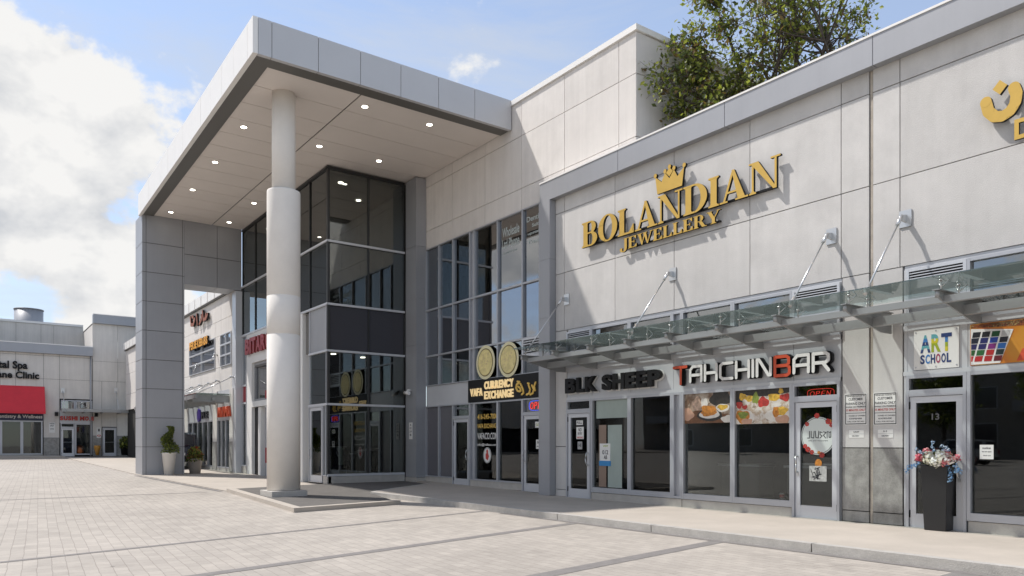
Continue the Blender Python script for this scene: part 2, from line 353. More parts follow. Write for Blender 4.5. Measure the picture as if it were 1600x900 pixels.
# ------------------------------------------------------------------ facade kit
def window(par, F, u0, u1, v0, v1, fw=0.05, gl=None, w=0.0, fm=None, proud=0.05, name='window', opaque=False, fb=None):
    fm = fm or M_alu; b = MB(); fb = fw if fb is None else fb
    b.box(F, u0, u0+fw, v0, v1, w-0.08, w+proud); b.box(F, u1-fw, u1, v0, v1, w-0.08, w+proud)
    b.box(F, u0+fw, u1-fw, v0, v0+fb, w-0.08, w+proud-0.003); b.box(F, u0+fw, u1-fw, v1-fw, v1, w-0.08, w+proud-0.003)
    o = b.build(name, fm, par)
    g = MB(); g.box(F, u0+fw-0.004, u1-fw+0.004, v0+fb-0.004, v1-fw+0.004, w-0.03, w-0.02)
    g.build('pane', gl or G_shop, o); return o
def door(par, F, u0, u1, v0, v1, gl=None, w=0.0, hinge='l', fm=None, style='pull', gasket=True):
    fm = fm or M_alul; b = MB(); s, bt = 0.10, 0.22
    fo = MB(); fo.box(F, u0, u0+0.05, v0, v1, w-0.08, w+0.06); fo.box(F, u1-0.05, u1, v0, v1, w-0.08, w+0.06); fo.box(F, u0+0.05, u1-0.05, v1-0.06, v1, w-0.08, w+0.057)
    fr = fo.build('door_frame', M_alu, par)
    a0, a1, b0, b1 = u0+0.056, u1-0.056, v0+0.012, v1-0.066
    b.box(F, a0, a0+s, b0, b1, w-0.03, w+0.03); b.box(F, a1-s, a1, b0, b1, w-0.03, w+0.03)
    b.box(F, a0+s, a1-s, b0, b0+bt, w-0.03, w+0.028); b.box(F, a0+s, a1-s, b1-0.10, b1, w-0.03, w+0.028)
    o = b.build('door', fm, par)
    g = MB(); g.box(F, a0+s-0.004, a1-s+0.004, b0+bt-0.004, b1-0.10+0.004, w-0.006, w+0.004); g.build('pane', gl or G_shop, o)
    th = MB(); th.box(F, u0+0.05, u1-0.05, v0, v0+0.012, w-0.06, w+0.09); th.build('threshold', M_steelL, o)
    h = MB(); hu = (a1-s/2) if hinge == 'l' else (a0+s/2); hv = v0+1.0
    P = F.p
    h.path([P(hu, hv-0.15, w+0.03), P(hu, hv-0.15, w+0.10), P(hu+(-0.02 if hinge == 'l' else 0.02), hv, w+0.115), P(hu, hv+0.15, w+0.10), P(hu, hv+0.15, w+0.03)], 0.014)
    h.box(F, hu-0.02, hu+0.02, hv-0.22, hv-0.17, w+0.03, w+0.038)
    h.build('handle', M_steelL, o)
    ku = a0 if hinge == 'l' else a1
    for kv in (b0+0.15, b1-0.2): k = MB(); k.tube(P(ku, kv, w+0.035), P(ku, kv+0.12, w+0.035), 0.012); k.build('hinge', M_black, o)
    pb = MB(); pb.box(F, a0+s, a1-s, hv-0.02, hv+0.02, w-0.06, w-0.02); pb.build('push_bar', M_alu, o)
    return o
def louvre(par, F, u0, u1, v0, v1, w=0.0, n=6):
    b = MB(); b.box(F, u0, u0+0.05, v0, v1, w-0.08, w+0.05); b.box(F, u1-0.05, u1, v0, v1, w-0.08, w+0.05)
    b.box(F, u0+0.05, u1-0.05, v0, v0+0.05, w-0.08, w+0.048); b.box(F, u0+0.05, u1-0.05, v1-0.05, v1, w-0.08, w+0.048)
    b.box(F, u0+0.05, u1-0.05, v0+0.05, v1-0.05, w-0.09, w-0.08, 1)
    st = (v1-v0-0.10)/n
    for i in range(n):
        z = v0+0.05+st*i
        b.quadv([F.p(u0+0.05, z+st*0.12, w+0.04), F.p(u1-0.05, z+st*0.12, w+0.04), F.p(u1-0.05, z+st*0.95, w-0.04), F.p(u0+0.05, z+st*0.95, w-0.04)])
        b.box(F, u0+0.05, u1-0.05, z+st*0.06, z+st*0.42, w+0.034, w+0.040)
    return b.build('louvre', [M_alul, M_dark], par)
PR = random.Random(77)
def panels(F, us, vs_, w0=-0.06, w1=0.0, gap=0.016, b=None, skip=None, m=0, alt=None):
    b = b or MB()
    for i in range(len(us)-1):
        for j in range(len(vs_)-1):
            if skip and skip(i, j): continue
            b.box(F, us[i]+gap/2, us[i+1]-gap/2, vs_[j]+gap/2, vs_[j+1]-gap/2, w0, w1+PR.uniform(-.002, .002), PR.choice((m,)+alt) if alt else m)
    return b

# ------------------------------------------------------------------ serif capitals for the jeweller's sign (unit height)
def serif(ch):
    P = []; t, th, sf, ov = 0.215, 0.062, 0.055, 0.075
    def rect(a, b, c, d): P.append([(a, c), (b, c), (b, d), (a, d)])
    def stem(x, tt=t, bot=True, top=True):
        rect(x, x+tt, 0, 1)
        for on, z0, z1, z2 in ((bot, 0, sf, sf+0.05), (top, 1-sf, 1, 1-sf-0.05)):
            if on:
                rect(x-ov, x+tt+ov, z0, z1)
                zz = z1 if z2 > z1 else z0
                P.append([(x-ov*0.55, zz), (x, zz), (x, z2)]); P.append([(x+tt, zz), (x+tt+ov*0.55, zz), (x+tt, z2)])
    def ring(cx, cy, rx, ry, ix, iy, a0, a1, n=18, icx=None):
        icx = cx if icx is None else icx
        for i in range(n):
            t0 = R(a0+(a1-a0)*i/n); t1 = R(a0+(a1-a0)*(i+1)/n)
            P.append([(cx+rx*math.cos(t0), cy+ry*math.sin(t0)), (cx+rx*math.cos(t1), cy+ry*math.sin(t1)), (icx+ix*math.cos(t1), cy+iy*math.sin(t1)), (icx+ix*math.cos(t0), cy+iy*math.sin(t0))])
    if ch == 'B':
        stem(ov); x = ov+t; rect(x, x+0.16, 1-th, 1); rect(x, x+0.16, 0.50, 0.50+th); rect(x, x+0.2, 0, th)
        ring(x+0.14, 0.75, 0.27, 0.25, 0.07, 0.19, -90, 90); ring(x+0.16, 0.28, 0.32, 0.28, 0.09, 0.22, -90, 90); w = x+0.50
    elif ch == 'O':
        ring(0.45, 0.5, 0.45, 0.53, 0.215, 0.475, 0, 360, 40); w = 0.90
    elif ch == 'L':
        stem(ov); rect(ov+t, 0.72, 0, th+0.01); P.append([(0.50, th), (0.66, th), (0.72, 0.33), (0.69, 0.33)]); rect(0.66, 0.72, 0, 0.33); w = 0.74
    elif ch == 'A':
        P.append([(0.10, 0), (0.10+th*1.1, 0), (0.46, 0.92), (0.42, 1.02)]); P.append([(0.62, 0), (0.62+t*1.12, 0), (0.49, 1.02), (0.40, 1.02)])
        rect(0.22, 0.66, 0.28, 0.28+th); rect(0.0, 0.27, 0, sf); rect(0.53, 0.95, 0, sf); w = 0.94
    elif ch == 'N':
        stem(0.09, th, True, False); rect(0.0, 0.12, 1-sf, 1); P.append([(0.05, 1), (0.05+t*1.15, 1), (0.86, 0.0), (0.76, 0.0)])
        rect(0.80, 0.80+th, 0, 1); rect(0.68, 0.98, 1-sf, 1); w = 0.98
    elif ch == 'D':
        stem(ov); x = ov+t; rect(x, x+0.12, 1-th, 1); rect(x, x+0.12, 0, th)
        ring(x+0.10, 0.5, 0.48, 0.5, 0.25, 0.44, -90, 90, 24); w = x+0.60
    elif ch == 'I': stem(ov); w = t+2*ov
    elif ch == 'J':
        rect(0.22, 0.22+t, 0.10, 1); rect(0.22-ov, 0.22+t+ov, 1-sf, 1); ring(0.12, 0.10, 0.315, 0.30, 0.10, 0.22, -178, 0, 16); P.append([(-0.20, 0.02), (0.02, -0.02), (0.04, 0.18), (-0.16, 0.20)]); w = 0.52
    elif ch == 'E':
        stem(ov); x = ov+t
        rect(x, 0.70, 1-th, 1); rect(0.65, 0.70, 0.72, 1); rect(x, 0.74, 0, th); rect(0.69, 0.74, 0, 0.30); rect(x, 0.55, 0.48, 0.48+th); rect(0.50, 0.55, 0.38, 0.64)
        P.append([(0.48, 1-th), (0.65, 1-th), (0.65, 0.74)]); P.append([(0.50, th), (0.69, th), (0.69, 0.28)]); w = 0.76
    elif ch == 'W':
        P.append([(0.05, 1), (0.05+t*1.1, 1), (0.46, 0), (0.36, 0)]); P.append([(0.36, 0.0), (0.43, 0), (0.66, 0.95), (0.60, 1.0)])
        P.append([(0.50, 1), (0.50+t*1.1, 1), (0.92, 0), (0.82, 0)]); P.append([(0.84, 0), (0.90, 0), (1.20, 1), (1.13, 1)])
        rect(0, 0.38, 1-sf, 1); rect(0.46, 0.82, 1-sf, 1); rect(1.02, 1.28, 1-sf, 1); w = 1.28
    elif ch == 'R':
        stem(ov); x = ov+t; rect(x, x+0.16, 1-th, 1); rect(x, x+0.18, 0.46, 0.46+th); ring(x+0.14, 0.73, 0.28, 0.27, 0.08, 0.21, -90, 90)
        P.append([(x+0.08, 0.48), (x+0.30, 0.48), (x+0.58, 0), (x+0.33, 0)]); rect(x+0.33, x+0.66, 0, sf); w = x+0.62
    elif ch == 'Y':
        P.append([(0.06, 1), (0.06+t*1.1, 1), (0.56, 0.45), (0.34, 0.40)]); P.append([(0.50, 0.45), (0.56, 0.42), (0.86, 1), (0.79, 1)])
        rect(0.36, 0.36+t, 0, 0.47); rect(0.28, 0.66, 0, sf); rect(0, 0.37, 1-sf, 1); rect(0.68, 0.95, 1-sf, 1); w = 0.94
    return P, w
def serif_sign(par, word, F, u0, u1, v0, h, w0, d, mats, gap=0.03):
    ls = [serif(c) for c in word]; tot = sum(w for _, w in ls)+gap*(len(ls)-1); k = (u1-u0)/tot; u = u0
    for P, w in ls:
        b = MB()
        for i, q in enumerate(P): b.prism(F, [(u+x*k, v0+y*h) for x, y in q], w0, w0+d+0.0005*(i % 9), 0, 1)
        b.build('letter', mats, par); u += (w+gap)*k

# ================================================================== GROUND
def pave_material():
    m = bpy.data.materials.new('pavers'); m.use_nodes = True; nt = m.node_tree; N = nt.nodes; L = nt.links; b = N['Principled BSDF']
    tc = N.new('ShaderNodeTexCoord'); mp = N.new('ShaderNodeMapping'); mp.inputs['Rotation'].default_value = (0, 0, R(90+4)); L.new(tc.outputs['Object'], mp.inputs[0])
    wn = N.new('ShaderNodeTexNoise'); wn.inputs['Scale'].default_value = 2.5; wn.inputs['Detail'].default_value = 2; L.new(mp.outputs[0], wn.inputs['Vector'])
    wa = N.new('ShaderNodeVectorMath'); wa.operation = 'MULTIPLY_ADD'; wa.inputs[1].default_value = (0.03, 0.03, 0); L.new(wn.outputs['Color'], wa.inputs[0]); L.new(mp.outputs[0], wa.inputs[2])
    br = N.new('ShaderNodeTexBrick'); br.offset = 0.5; br.inputs['Scale'].default_value = 1.0
    br.inputs['Brick Width'].default_value = 0.25; br.inputs['Row Height'].default_value = 0.155; br.inputs['Mortar Size'].default_value = 0.006; br.inputs['Mortar Smooth'].default_value = 0.5; br.inputs['Bias'].default_value = 0.1
    br.inputs['Color1'].default_value = (0.43, 0.388, 0.34, 1); br.inputs['Color2'].default_value = (0.368, 0.332, 0.292, 1); br.inputs['Mortar'].default_value = (0.27, 0.24, 0.21, 1)
    L.new(wa.outputs[0], br.inputs['Vector'])
    cur = br.outputs['Color']
    for sc, lo, hi, det in ((0.22, 0.86, 1.08, 7), (1.9, 0.91, 1.07, 7), (34, 0.94, 1.06, 3)):
        n = N.new('ShaderNodeTexNoise'); n.inputs['Scale'].default_value = sc; n.inputs['Detail'].default_value = det; n.inputs['Roughness'].default_value = 0.65
        L.new(tc.outputs['Object'], n.inputs['Vector'])
        mr = N.new('ShaderNodeMapRange'); mr.inputs[1].default_value = 0.3; mr.inputs[2].default_value = 0.7; mr.inputs[3].default_value = lo; mr.inputs[4].default_value = hi; L.new(n.outputs[0], mr.inputs[0])
        vm = N.new('ShaderNodeVectorMath'); vm.operation = 'SCALE'; L.new(cur, vm.inputs[0]); L.new(mr.outputs[0], vm.inputs['Scale']); cur = vm.outputs[0]
    # soft worn patches
    n = N.new('ShaderNodeTexNoise'); n.inputs['Scale'].default_value = 0.55; n.inputs['Detail'].default_value = 6; n.inputs['Roughness'].default_value = 0.7; n.inputs['Distortion'].default_value = 0.6
    L.new(tc.outputs['Object'], n.inputs['Vector'])
    mr = N.new('ShaderNodeMapRange'); mr.inputs[1].default_value = 0.54; mr.inputs[2].default_value = 0.70; mr.inputs[3].default_value = 1.0; mr.inputs[4].default_value = 0.84; L.new(n.outputs[0], mr.inputs[0])
    vm = N.new('ShaderNodeVectorMath'); vm.operation = 'SCALE'; L.new(cur, vm.inputs[0]); L.new(mr.outputs[0], vm.inputs['Scale']); cur = vm.outputs[0]
    # small dark spots of chewing gum and oil
    n = N.new('ShaderNodeTexVoronoi'); n.inputs['Scale'].default_value = 0.9; L.new(tc.outputs['Object'], n.inputs['Vector'])
    mr = N.new('ShaderNodeMapRange'); mr.inputs[1].default_value = 0.018; mr.inputs[2].default_value = 0.03; mr.inputs[3].default_value = 0.45; mr.inputs[4].default_value = 1.0; L.new(n.outputs[0], mr.inputs[0])
    vm = N.new('ShaderNodeVectorMath'); vm.operation = 'SCALE'; L.new(cur, vm.inputs[0]); L.new(mr.outputs[0], vm.inputs['Scale']); cur = vm.outputs[0]
    L.new(cur, b.inputs['Base Color']); b.inputs['Roughness'].default_value = 0.85
    n = N.new('ShaderNodeTexNoise'); n.inputs['Scale'].default_value = 90; n.inputs['Detail'].default_value = 3; L.new(tc.outputs['Object'], n.inputs['Vector'])
    mm = N.new('ShaderNodeMath'); mm.operation = 'MULTIPLY_ADD'; mm.inputs[1].default_value = -1.2; L.new(br.outputs['Fac'], mm.inputs[0]); L.new(n.outputs[0], mm.inputs[2])
    bp = N.new('ShaderNodeBump'); bp.inputs['Strength'].default_value = 0.18; bp.inputs['Distance'].default_value = 0.010; L.new(mm.outputs[0], bp.inputs['Height']); L.new(bp.outputs[0], b.inputs['Normal'])
    return m
M_pave = pave_material()
M_band = mat('charcoal_pavers', (0.20, 0.185, 0.175), 0.85, var=0.14, scale=6, bump=0.3, bscale=80, speck=0.08)
M_walk = mat('sidewalk_concrete', (0.435, 0.388, 0.335), 0.88, var=0.10, scale=0.9, bump=0.2, bscale=90, speck=0.05)
M_kerb = mat('kerb_concrete', (0.42, 0.40, 0.37), 0.85, var=0.14, scale=5, bump=0.35, bscale=60, speck=0.12)
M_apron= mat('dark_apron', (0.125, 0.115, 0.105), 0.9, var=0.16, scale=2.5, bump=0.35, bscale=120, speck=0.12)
M_grass= mat('grass_far', (0.06, 0.09, 0.03), 0.9, var=0.3, scale=2)
b = MB()
YS = [-400, -60, 15, 80, 500]
ZS = [0, 0, 0, gz(80), gz(80)]
for i in range(len(YS)-1):
    b.quadv([(-500, YS[i], ZS[i]), (500, YS[i], ZS[i]), (500, YS[i+1], ZS[i+1]), (-500, YS[i+1], ZS[i+1])])
struct(b.build('paving', M_pave))
def strip(p, q, w, name, m, lift=0.004):
    """flat band on the ground from p to q (plan points)"""
    d = Vector((q[0]-p[0], q[1]-p[1])); d.normalize(); n = Vector((-d.y, d.x))*w/2; bb = MB(); k = 8
    for i in range(k):
        a = Vector(p).lerp(Vector(q), i/k); c = Vector(p).lerp(Vector(q), (i+1)/k)
        pts = [a-n, c-n, c+n, a+n]
        bb.quadv([(t.x, t.y, gz(t.y)+lift) for t in pts])
    return struct(bb.build(name, m))
for p, q, w in (((9.46, 10.86), (-14, 5.0), 0.20), ((9.46, 14.0), (-14, 7.6), 0.13), ((9.46, 7.52), (-14, 3.1), 0.24), ((9.46, 3.95), (-14, 2.2), 0.30), ((5.75, 22.88), (-14, 22.1), 0.10)):
    strip(p, q, w, 'paving_band', M_band)
strip((9.41, 13.3), (9.41, -6), 0.13, 'paving_band', M_band, 0.006)
# raised sidewalk before the right wing, then curving back to the entrance
b = MB()
wl = lambda y: gz(y)+0.12
b.zprism([(9.62, -6), (12.72, -6), (12.72, 13.3), (9.62, 13.3)], -0.05, 0.12)
b.zprism([(9.62, 13.3), (12.9, 13.3), (12.9, 15.0), (9.60, 15.0)], -0.05, 0.12)
b.zprism([(9.60, 15.0), (12.97, 15.0), (12.97, 22.86), (12.6, 22.86), (12.35, 21.45), (10.4, 20.1), (9.25, 19.15), (9.50, 16.7)], lambda y: gz(y)-0.05, lambda y: gz(y)+0.12)
struct(b.build('sidewalk', M_walk))
b = MB()
def kerbrun(pts, w=0.15, top=0.124):
    for (x0, y0), (x1, y1) in zip(pts[:-1], pts[1:]):
        d = Vector((x1-x0, y1-y0)).normalized(); n = Vector((-d.y, d.x))*w
        b.zprism([(x0, y0), (x1, y1), (x1+n.x, y1+n.y), (x0+n.x, y0+n.y)], lambda y: gz(y)-0.05, lambda y: gz(y)+top)
    return b
kerbrun([(9.63, -6), (9.63, 2.98)]); kerbrun([(9.63, 3.0), (9.63, 5.98)]); kerbrun([(9.63, 6), (9.63, 8.98)]); kerbrun([(9.63, 9), (9.63, 11.48)])
kerbrun([(9.63, 11.5), (9.63, 13.3), (9.51, 16.7), (9.25, 19.15)])
kerbrun([(9.25, 19.15), (10.4, 20.1), (12.35, 21.45)], 0.12)
struct(b.build('kerb', M_kerb))
# dark entrance apron with a light concrete rim, slightly raised
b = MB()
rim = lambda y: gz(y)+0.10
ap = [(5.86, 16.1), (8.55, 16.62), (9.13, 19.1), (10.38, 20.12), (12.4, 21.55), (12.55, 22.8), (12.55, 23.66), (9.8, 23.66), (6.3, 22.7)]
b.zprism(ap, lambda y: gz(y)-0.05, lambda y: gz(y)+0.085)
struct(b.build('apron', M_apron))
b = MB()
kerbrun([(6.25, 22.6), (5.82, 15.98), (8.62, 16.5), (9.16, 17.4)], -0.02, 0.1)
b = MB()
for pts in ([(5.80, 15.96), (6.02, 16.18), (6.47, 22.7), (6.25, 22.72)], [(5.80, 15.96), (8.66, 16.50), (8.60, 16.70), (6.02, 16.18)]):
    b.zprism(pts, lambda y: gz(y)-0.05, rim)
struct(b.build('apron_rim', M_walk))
# light concrete walk through the portal
b = MB()
b.zprism([(6.26, 22.74), (9.76, 23.69), (9.76, 33.1), (5.75, 33.4)], lambda y: gz(y)-0.05, lambda y: gz(y)+0.03)
b.zprism([(5.75, 33.42), (9.46, 33.42), (9.46, 60), (5.6, 60)], lambda y: gz(y)-0.05, lambda y: gz(y)+0.03)
b.zprism([(-40, 58.2), (5.58, 58.2), (5.58, 60.9), (-40, 60.9)], lambda y: gz(y)-0.05, lambda y: gz(y)+0.12)
struct(b.build('walkway', M_walk))
strip((5.62, 33.2), (6.15, 23.0), 0.16, 'paving_band', M_band, 0.008)

# ================================================================== RIGHT WING
XW = 12.75; FW = FX(XW)
U = lambda x, X=XW: -onX(x, 600, X).y
V = lambda x, y, X=XW: onX(x, y, X).z
wing = thing('shop_building', 'low pale concrete shop building at right with grey coping and a row of glazed shopfronts', 'building', (14.0, 6.0, 0))
uL, uP0, uP1, uR = -15.53, -7.45, -6.35, 8.0
B1 = (-15.04, -7.47); B2 = (-6.35, 1.2)
b = MB()
us = [uL, -15.17, -13.27, -11.40, -9.41, -7.47, -6.95]; zs = [4.47, 5.98, 7.58, 7.98]
panels(FW, us, zs, b=b, alt=(3, 4)); panels(FW, [-6.89, -6.42, -4.0, -2.1, -0.2, 1.7, 3.6, 5.5, 8.0], zs, b=b, alt=(3, 4))
b.box(FW, -6.95+0.008, -6.89-0.008, 0.12, 7.98, -0.06, -0.02, 2)
# piers that come down to the pavement
panels(FW, [uL, -15.06], [1.43, 4.47], b=b); panels(FW, [uL, -15.06], [0.30, 1.43], b=b); panels(FW, [uL, -15.06], [0.12, 0.30], b=b)
for (a, c) in ((-7.45, -6.95), (-6.89, -6.37)):
    panels(FW, [a, c], [1.43, 4.47], b=b); panels(FW, [a, c], [0.32, 1.43], b=b, w1=0.004, m=1); panels(FW, [a, c], [0.12, 0.32], b=b, w1=0.0, m=1)
panels(FW, [1.25, 2.2], [0.12, 1.43, 4.47], b=b)
cw = lambda n, k: mat(n, (0.585*k, 0.568*k, 0.548*k), 0.85, var=0.09, scale=1.4, bump=0.25, bscale=60, streak=0.05, speck=0.06)
b.build('wall', [M_wall, M_stone, mat('sealant', (0.44, 0.39, 0.33), 0.8, var=0.2, scale=5), cw('wing_concrete_b', .955), cw('wing_concrete_c', 1.03)], wing)
b = MB()
b.wbox(12.815, 12.9, 6.33, 7.5, 0.0, 8.0); b.wbox(12.815, 12.9, 15.0, 15.5, 0, 8.0); b.wbox(12.815, 12.9, -8, 15.5, 4.5, 8.0)
b.wbox(15.2, 15.3, -8, 12.8, 0, 8.3); b.wbox(12.9, 15.2, -8, -7.9, 0, 8.3); b.wbox(12.60, 15.3, -8, 15.9, 8.30, 8.36)
b.build('backing', M_back, wing)
# coping and the framed left edge, in one folded metal band with panel joints
b = MB()
cops = [-16.0, -13.0, -9.9, -6.8, -3.7, -0.6, 2.5, 5.3, 8.0]
for a, c in zip(cops[:-1], cops[1:]): b.box(FW, a+0.008, c-0.008, 7.97, 8.47, -0.03, 0.17)
b.box(FW, -16.0, 8.0, 8.472, 8.51, -0.2, 0.185, 1)
b.box(FW, -15.99, 7.99, 7.98, 8.46, -0.05, 0.16)
o = b.build('coping', [M_cop, M_fascia], wing)
b = MB()
for z0, z1 in ((0.13, 1.55), (1.55, 3.10), (3.10, 4.85), (4.85, 6.40), (6.40, 7.96)): b.box(FW, -16.0, -15.535, z0+0.004, z1-0.004, -0.30, 0.20)
b.box(FW, -15.99, -15.545, 0.13, 7.96, -0.29, 0.19)
b.build('edge_frame', M_cop, wing)
# plinth under the windows
for a, c in ((-14.09, -11.16), (-11.14, -8.45), (-5.34, -2.2), (-2.18, 1.2)): b = MB(); b.box(FW, a, c, 0.10, 0.29, -0.10, 0.03); b.build('plinth', M_base, wing)
# sign bands and header metal
for (s0, s1, cuts) in ((B1[0], B1[1], (-14.09, -12.75, -11.42, -11.15, -9.8, -8.43)), (B2[0], B2[1], (-5.36, -3.4, -1.2))):
    b = MB(); xs_ = [s0]+list(cuts)+[s1]
    for a, c in zip(xs_[:-1], xs_[1:]): b.box(FW, a+0.004, c-0.004, 2.70, 3.38, -0.06, -0.005)
    b.box(FW, s0, s1, 3.38, 3.46, -0.08, 0.03); b.box(FW, s0, s1, 2.63, 2.70, -0.08, 0.03)
    b.box(FW, s0, s1, 4.40, 4.47, -0.10, -0.02); b.box(FW, s0, s0+0.05, 0.12, 4.40, -0.10, -0.0); b.box(FW, s1-0.05, s1, 0.12, 4.40, -0.10, -0.0)
    b.build('sign_band', M_signb, wing)
def bay(cells, s0):
    for kind, a, c in cells:
        a += 0.002; c -= 0.002
        if kind == 'door':
            door(wing, FW, a, c, 0.12, 2.34, hinge='r' if -9 < a < -8 else 'l'); window(wing, FW, a, c, 2.34, 2.63, 0.05)
            window(wing, FW, a, c, 3.46, 3.90, 0.05, gl=M_signb); louvre(wing, FW, a, c, 3.90, 4.40, n=9)
        elif kind == 'win':
            window(wing, FW, a, c, 0.30, 2.63, 0.055, fb=0.12); window(wing, FW, a, c, 3.46, 4.40, 0.05, gl=G_curt)
        else:
            window(wing, FW, a, c, 0.30, 2.63, 0.05, gl=M_alu); window(wing, FW, a, c, 3.46, 4.40, 0.04, gl=M_alu)
bay([('door', -15.04, -14.09), ('win', -14.09, -12.75), ('win', -12.75, -11.42), ('sp', -11.42, -11.15), ('win', -11.15, -9.8), ('win', -9.8, -8.43), ('door', -8.43, -7.47)], B1[0])
bay([('door', -6.30, -5.36), ('win', -5.36, -3.4), ('win', -3.4, -1.2), ('win', -1.2, 1.2)], B2[0])
# rooms behind the shopfronts
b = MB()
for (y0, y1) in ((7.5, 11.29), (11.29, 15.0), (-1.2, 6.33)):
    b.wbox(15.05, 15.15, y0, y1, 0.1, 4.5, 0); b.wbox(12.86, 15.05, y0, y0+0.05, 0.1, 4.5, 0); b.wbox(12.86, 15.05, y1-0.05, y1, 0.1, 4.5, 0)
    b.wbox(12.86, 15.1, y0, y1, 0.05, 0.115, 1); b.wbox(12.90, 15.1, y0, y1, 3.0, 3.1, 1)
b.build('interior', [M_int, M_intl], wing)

# glass canopy on steel arms
can = thing('glass_canopy', 'long glass and steel canopy on tapered arms above the shop signs', 'canopy', (11.9, 9.0, 3.4))
arms = [15.1, 13.88, 12.64, 11.47, 10.32, 9.08, 7.83, 6.56, 5.16, 3.9, 2.65, 1.4]
for y in arms:
    F = FY(y); b = MB()
    b.prism(F, [(11.28, 3.70), (11.28, 3.63), (11.42, 3.575), (12.40, 3.36), (12.73, 3.36), (12.73, 3.70)], -0.012, 0.012)
    b.prism(F, [(11.26, 3.70), (12.73, 3.70), (12.73, 3.715), (11.26, 3.715)], -0.05, 0.05)
    b.tube((11.31, y, 3.60), (11.31, y-0.0, 3.70), 0.035)
    o = b.build('arm', M_steel, can)
    b = MB()
    for dx in (0.06, 0.62):
        b = MB(); b.tube((11.36+dx, y, 3.715), (11.36+dx, y, 3.872), 0.013); b.tube((11.36+dx, y, 3.862), (11.36+dx, y, 3.872), 0.035)
        b.tube((11.36+dx, y, 3.76), (11.45+dx, y-0.08, 3.868), 0.007); b.tube((11.36+dx, y, 3.76), (11.45+dx, y+0.08, 3.868), 0.007); b.build('glass_fixing', M_steelL, o)
b = MB(); b.wbox(11.47, 11.57, 1.0, 15.1, 3.545, 3.645); b.build('front_rail', M_steel, can)
b = MB(); b.wbox(12.10, 12.22, 1.0, 15.1, 3.43, 3.575); b.build('rear_rail', M_steel, can)
for a, c in zip(arms[:-1], arms[1:]):
    b = MB(); b.wbox(11.16, 12.62, c+0.008, a-0.008+(0.22 if a == arms[0] else 0), 3.873, 3.889); b.build('glass_panel', G_can, can)
for y in (15.06, 11.43, 7.65, 6.32, 2.6):
    b = MB(); b.box(FW, -y-0.10, -y+0.10, 5.12, 5.40, 0.002, 0.02); b.prism(FY(y), [(12.73, 5.20), (12.73, 5.32), (12.55, 5.29), (12.55, 5.21)], -0.02, 0.02)
    o = b.build('wall_bracket', M_steelL, can)
    b = MB(); b.tube((12.58, y, 5.25), (11.47, y, 3.86), 0.017); b.tube((12.60, y, 5.28), (12.46, y, 5.10), 0.032); b.tube((11.60, y, 4.02), (11.46, y, 3.85), 0.03); b.build('tie_rod', M_steelL, o)

# ------------------------------------------------------------------ signs on the wing
bol = thing('gold_letter_sign', 'gold serif BOLANDIAN JEWELLERY letters with a crown on the upper wall', 'sign', (12.6, 11.4, 6.1))
serif_sign(bol, 'BOLANDIAN', FW, -14.33, -8.62, 6.42, 0.62, 0.07, 0.06, [M_gold, M_black])
serif_sign(bol, 'JEWELLERY', FW, -12.92, -10.05, 6.08, 0.265, 0.07, 0.045, [M_gold, M_black])
b = MB(); b.box(FW, -14.2, -8.8, 6.44, 6.48, 0.01, 0.07); b.box(FW, -12.8, -10.1, 6.10, 6.13, 0.01, 0.07); b.build('mounting_rail', M_black, bol)
c0 = -11.42
cr = [(-0.36, 7.10), (0.36, 7.10), (0.42, 7.50), (0.23, 7.34), (0.13, 7.52), (0.0, 7.36), (-0.13, 7.52), (-0.23, 7.34), (-0.42, 7.50)]
b = MB(); b.prism(FW, [(c0+x, z) for x, z in cr], 0.07, 0.13, 0, 1)
for x, z in ((0.42, 7.53), (0.13, 7.55), (-0.13, 7.55), (-0.42, 7.53), (0, 7.62)): b.disc(FW, c0+x, z, 0.045, 0.05, 0.07, 0.132, 0, 1, 16)
b.disc(FW, c0, 7.50, 0.10, 0.10, 0.07, 0.131, 0, 1, 4)
b.build('crown', [M_gold, M_black], bol)
gs = thing('gold_letter_sign', 'gold Persian letter with diamond dot and one latin letter at the right end', 'sign', (12.6, 5.0, 6.3))
P2 = lambda L_, X=XW: [(U(x, X), V(x, y, X)) for x, y in L_]
b = MB(); b.stroke(FW, P2([(1546, 163), (1550, 178), (1560, 186), (1572, 185), (1584, 177), (1592, 164), (1594, 150), (1590, 140)]), 0.16, 0.07, 0.13, 0, 1); b.build('letter', [M_gold, M_black], gs)
q = P2([(1568, 140)])[0]; b = MB(); b.disc(FW, q[0], q[1], 0.10, 0.11, 0.07, 0.132, 0, 1, 4); b.build('letter', [M_gold, M_black], gs)
q = P2([(1590, 222)])[0]; text_mesh('D', FW, q[0], q[0]+0.26, q[1], q[1]+0.30, 0.07, 0.05, [M_gold, M_black], 'letter', gs, 0.03)

def letters(par, word, F, u0, u1, v0, v1, w0, d, mats, bold=0.0, gap=0.05, nm='letter'):
    """one child per letter, widths by the built-in font"""
    wid = {'I': 0.35, 'J': 0.7, 'L': 0.75, 'M': 1.2, 'W': 1.3, 'E': 0.8, 'F': 0.78, 'S': 0.85, 't': 0.55, 'l': 0.3, 'i': 0.3, 'a': 0.8, 'n': 0.8}
    ws = [wid.get(c, 1.0) if c != ' ' else 0.35 for c in word]; tot = sum(ws)+gap*(len(ws)-1); k = (u1-u0)/tot; u = u0
    for c, w in zip(word, ws):
        if c != ' ': text_mesh(c, F, u, u+w*k, v0, v1, w0, d, mats, nm, par, bold)
        u += (w+gap)*k
blk = thing('black_letter_sign', 'thick black BLK SHEEP letters on the grey band over the left shopfront', 'sign', (12.65, 13.4, 2.8))
M_halo = mat('letter_return', (0.02, 0.02, 0.02), 0.5, spec=0.2)
letters(blk, 'BLK SHEEP', FW, U(889), U(1038), 2.80, 3.18, 0.05, 0.09, [M_black, M_halo], 0.045, 0.10)
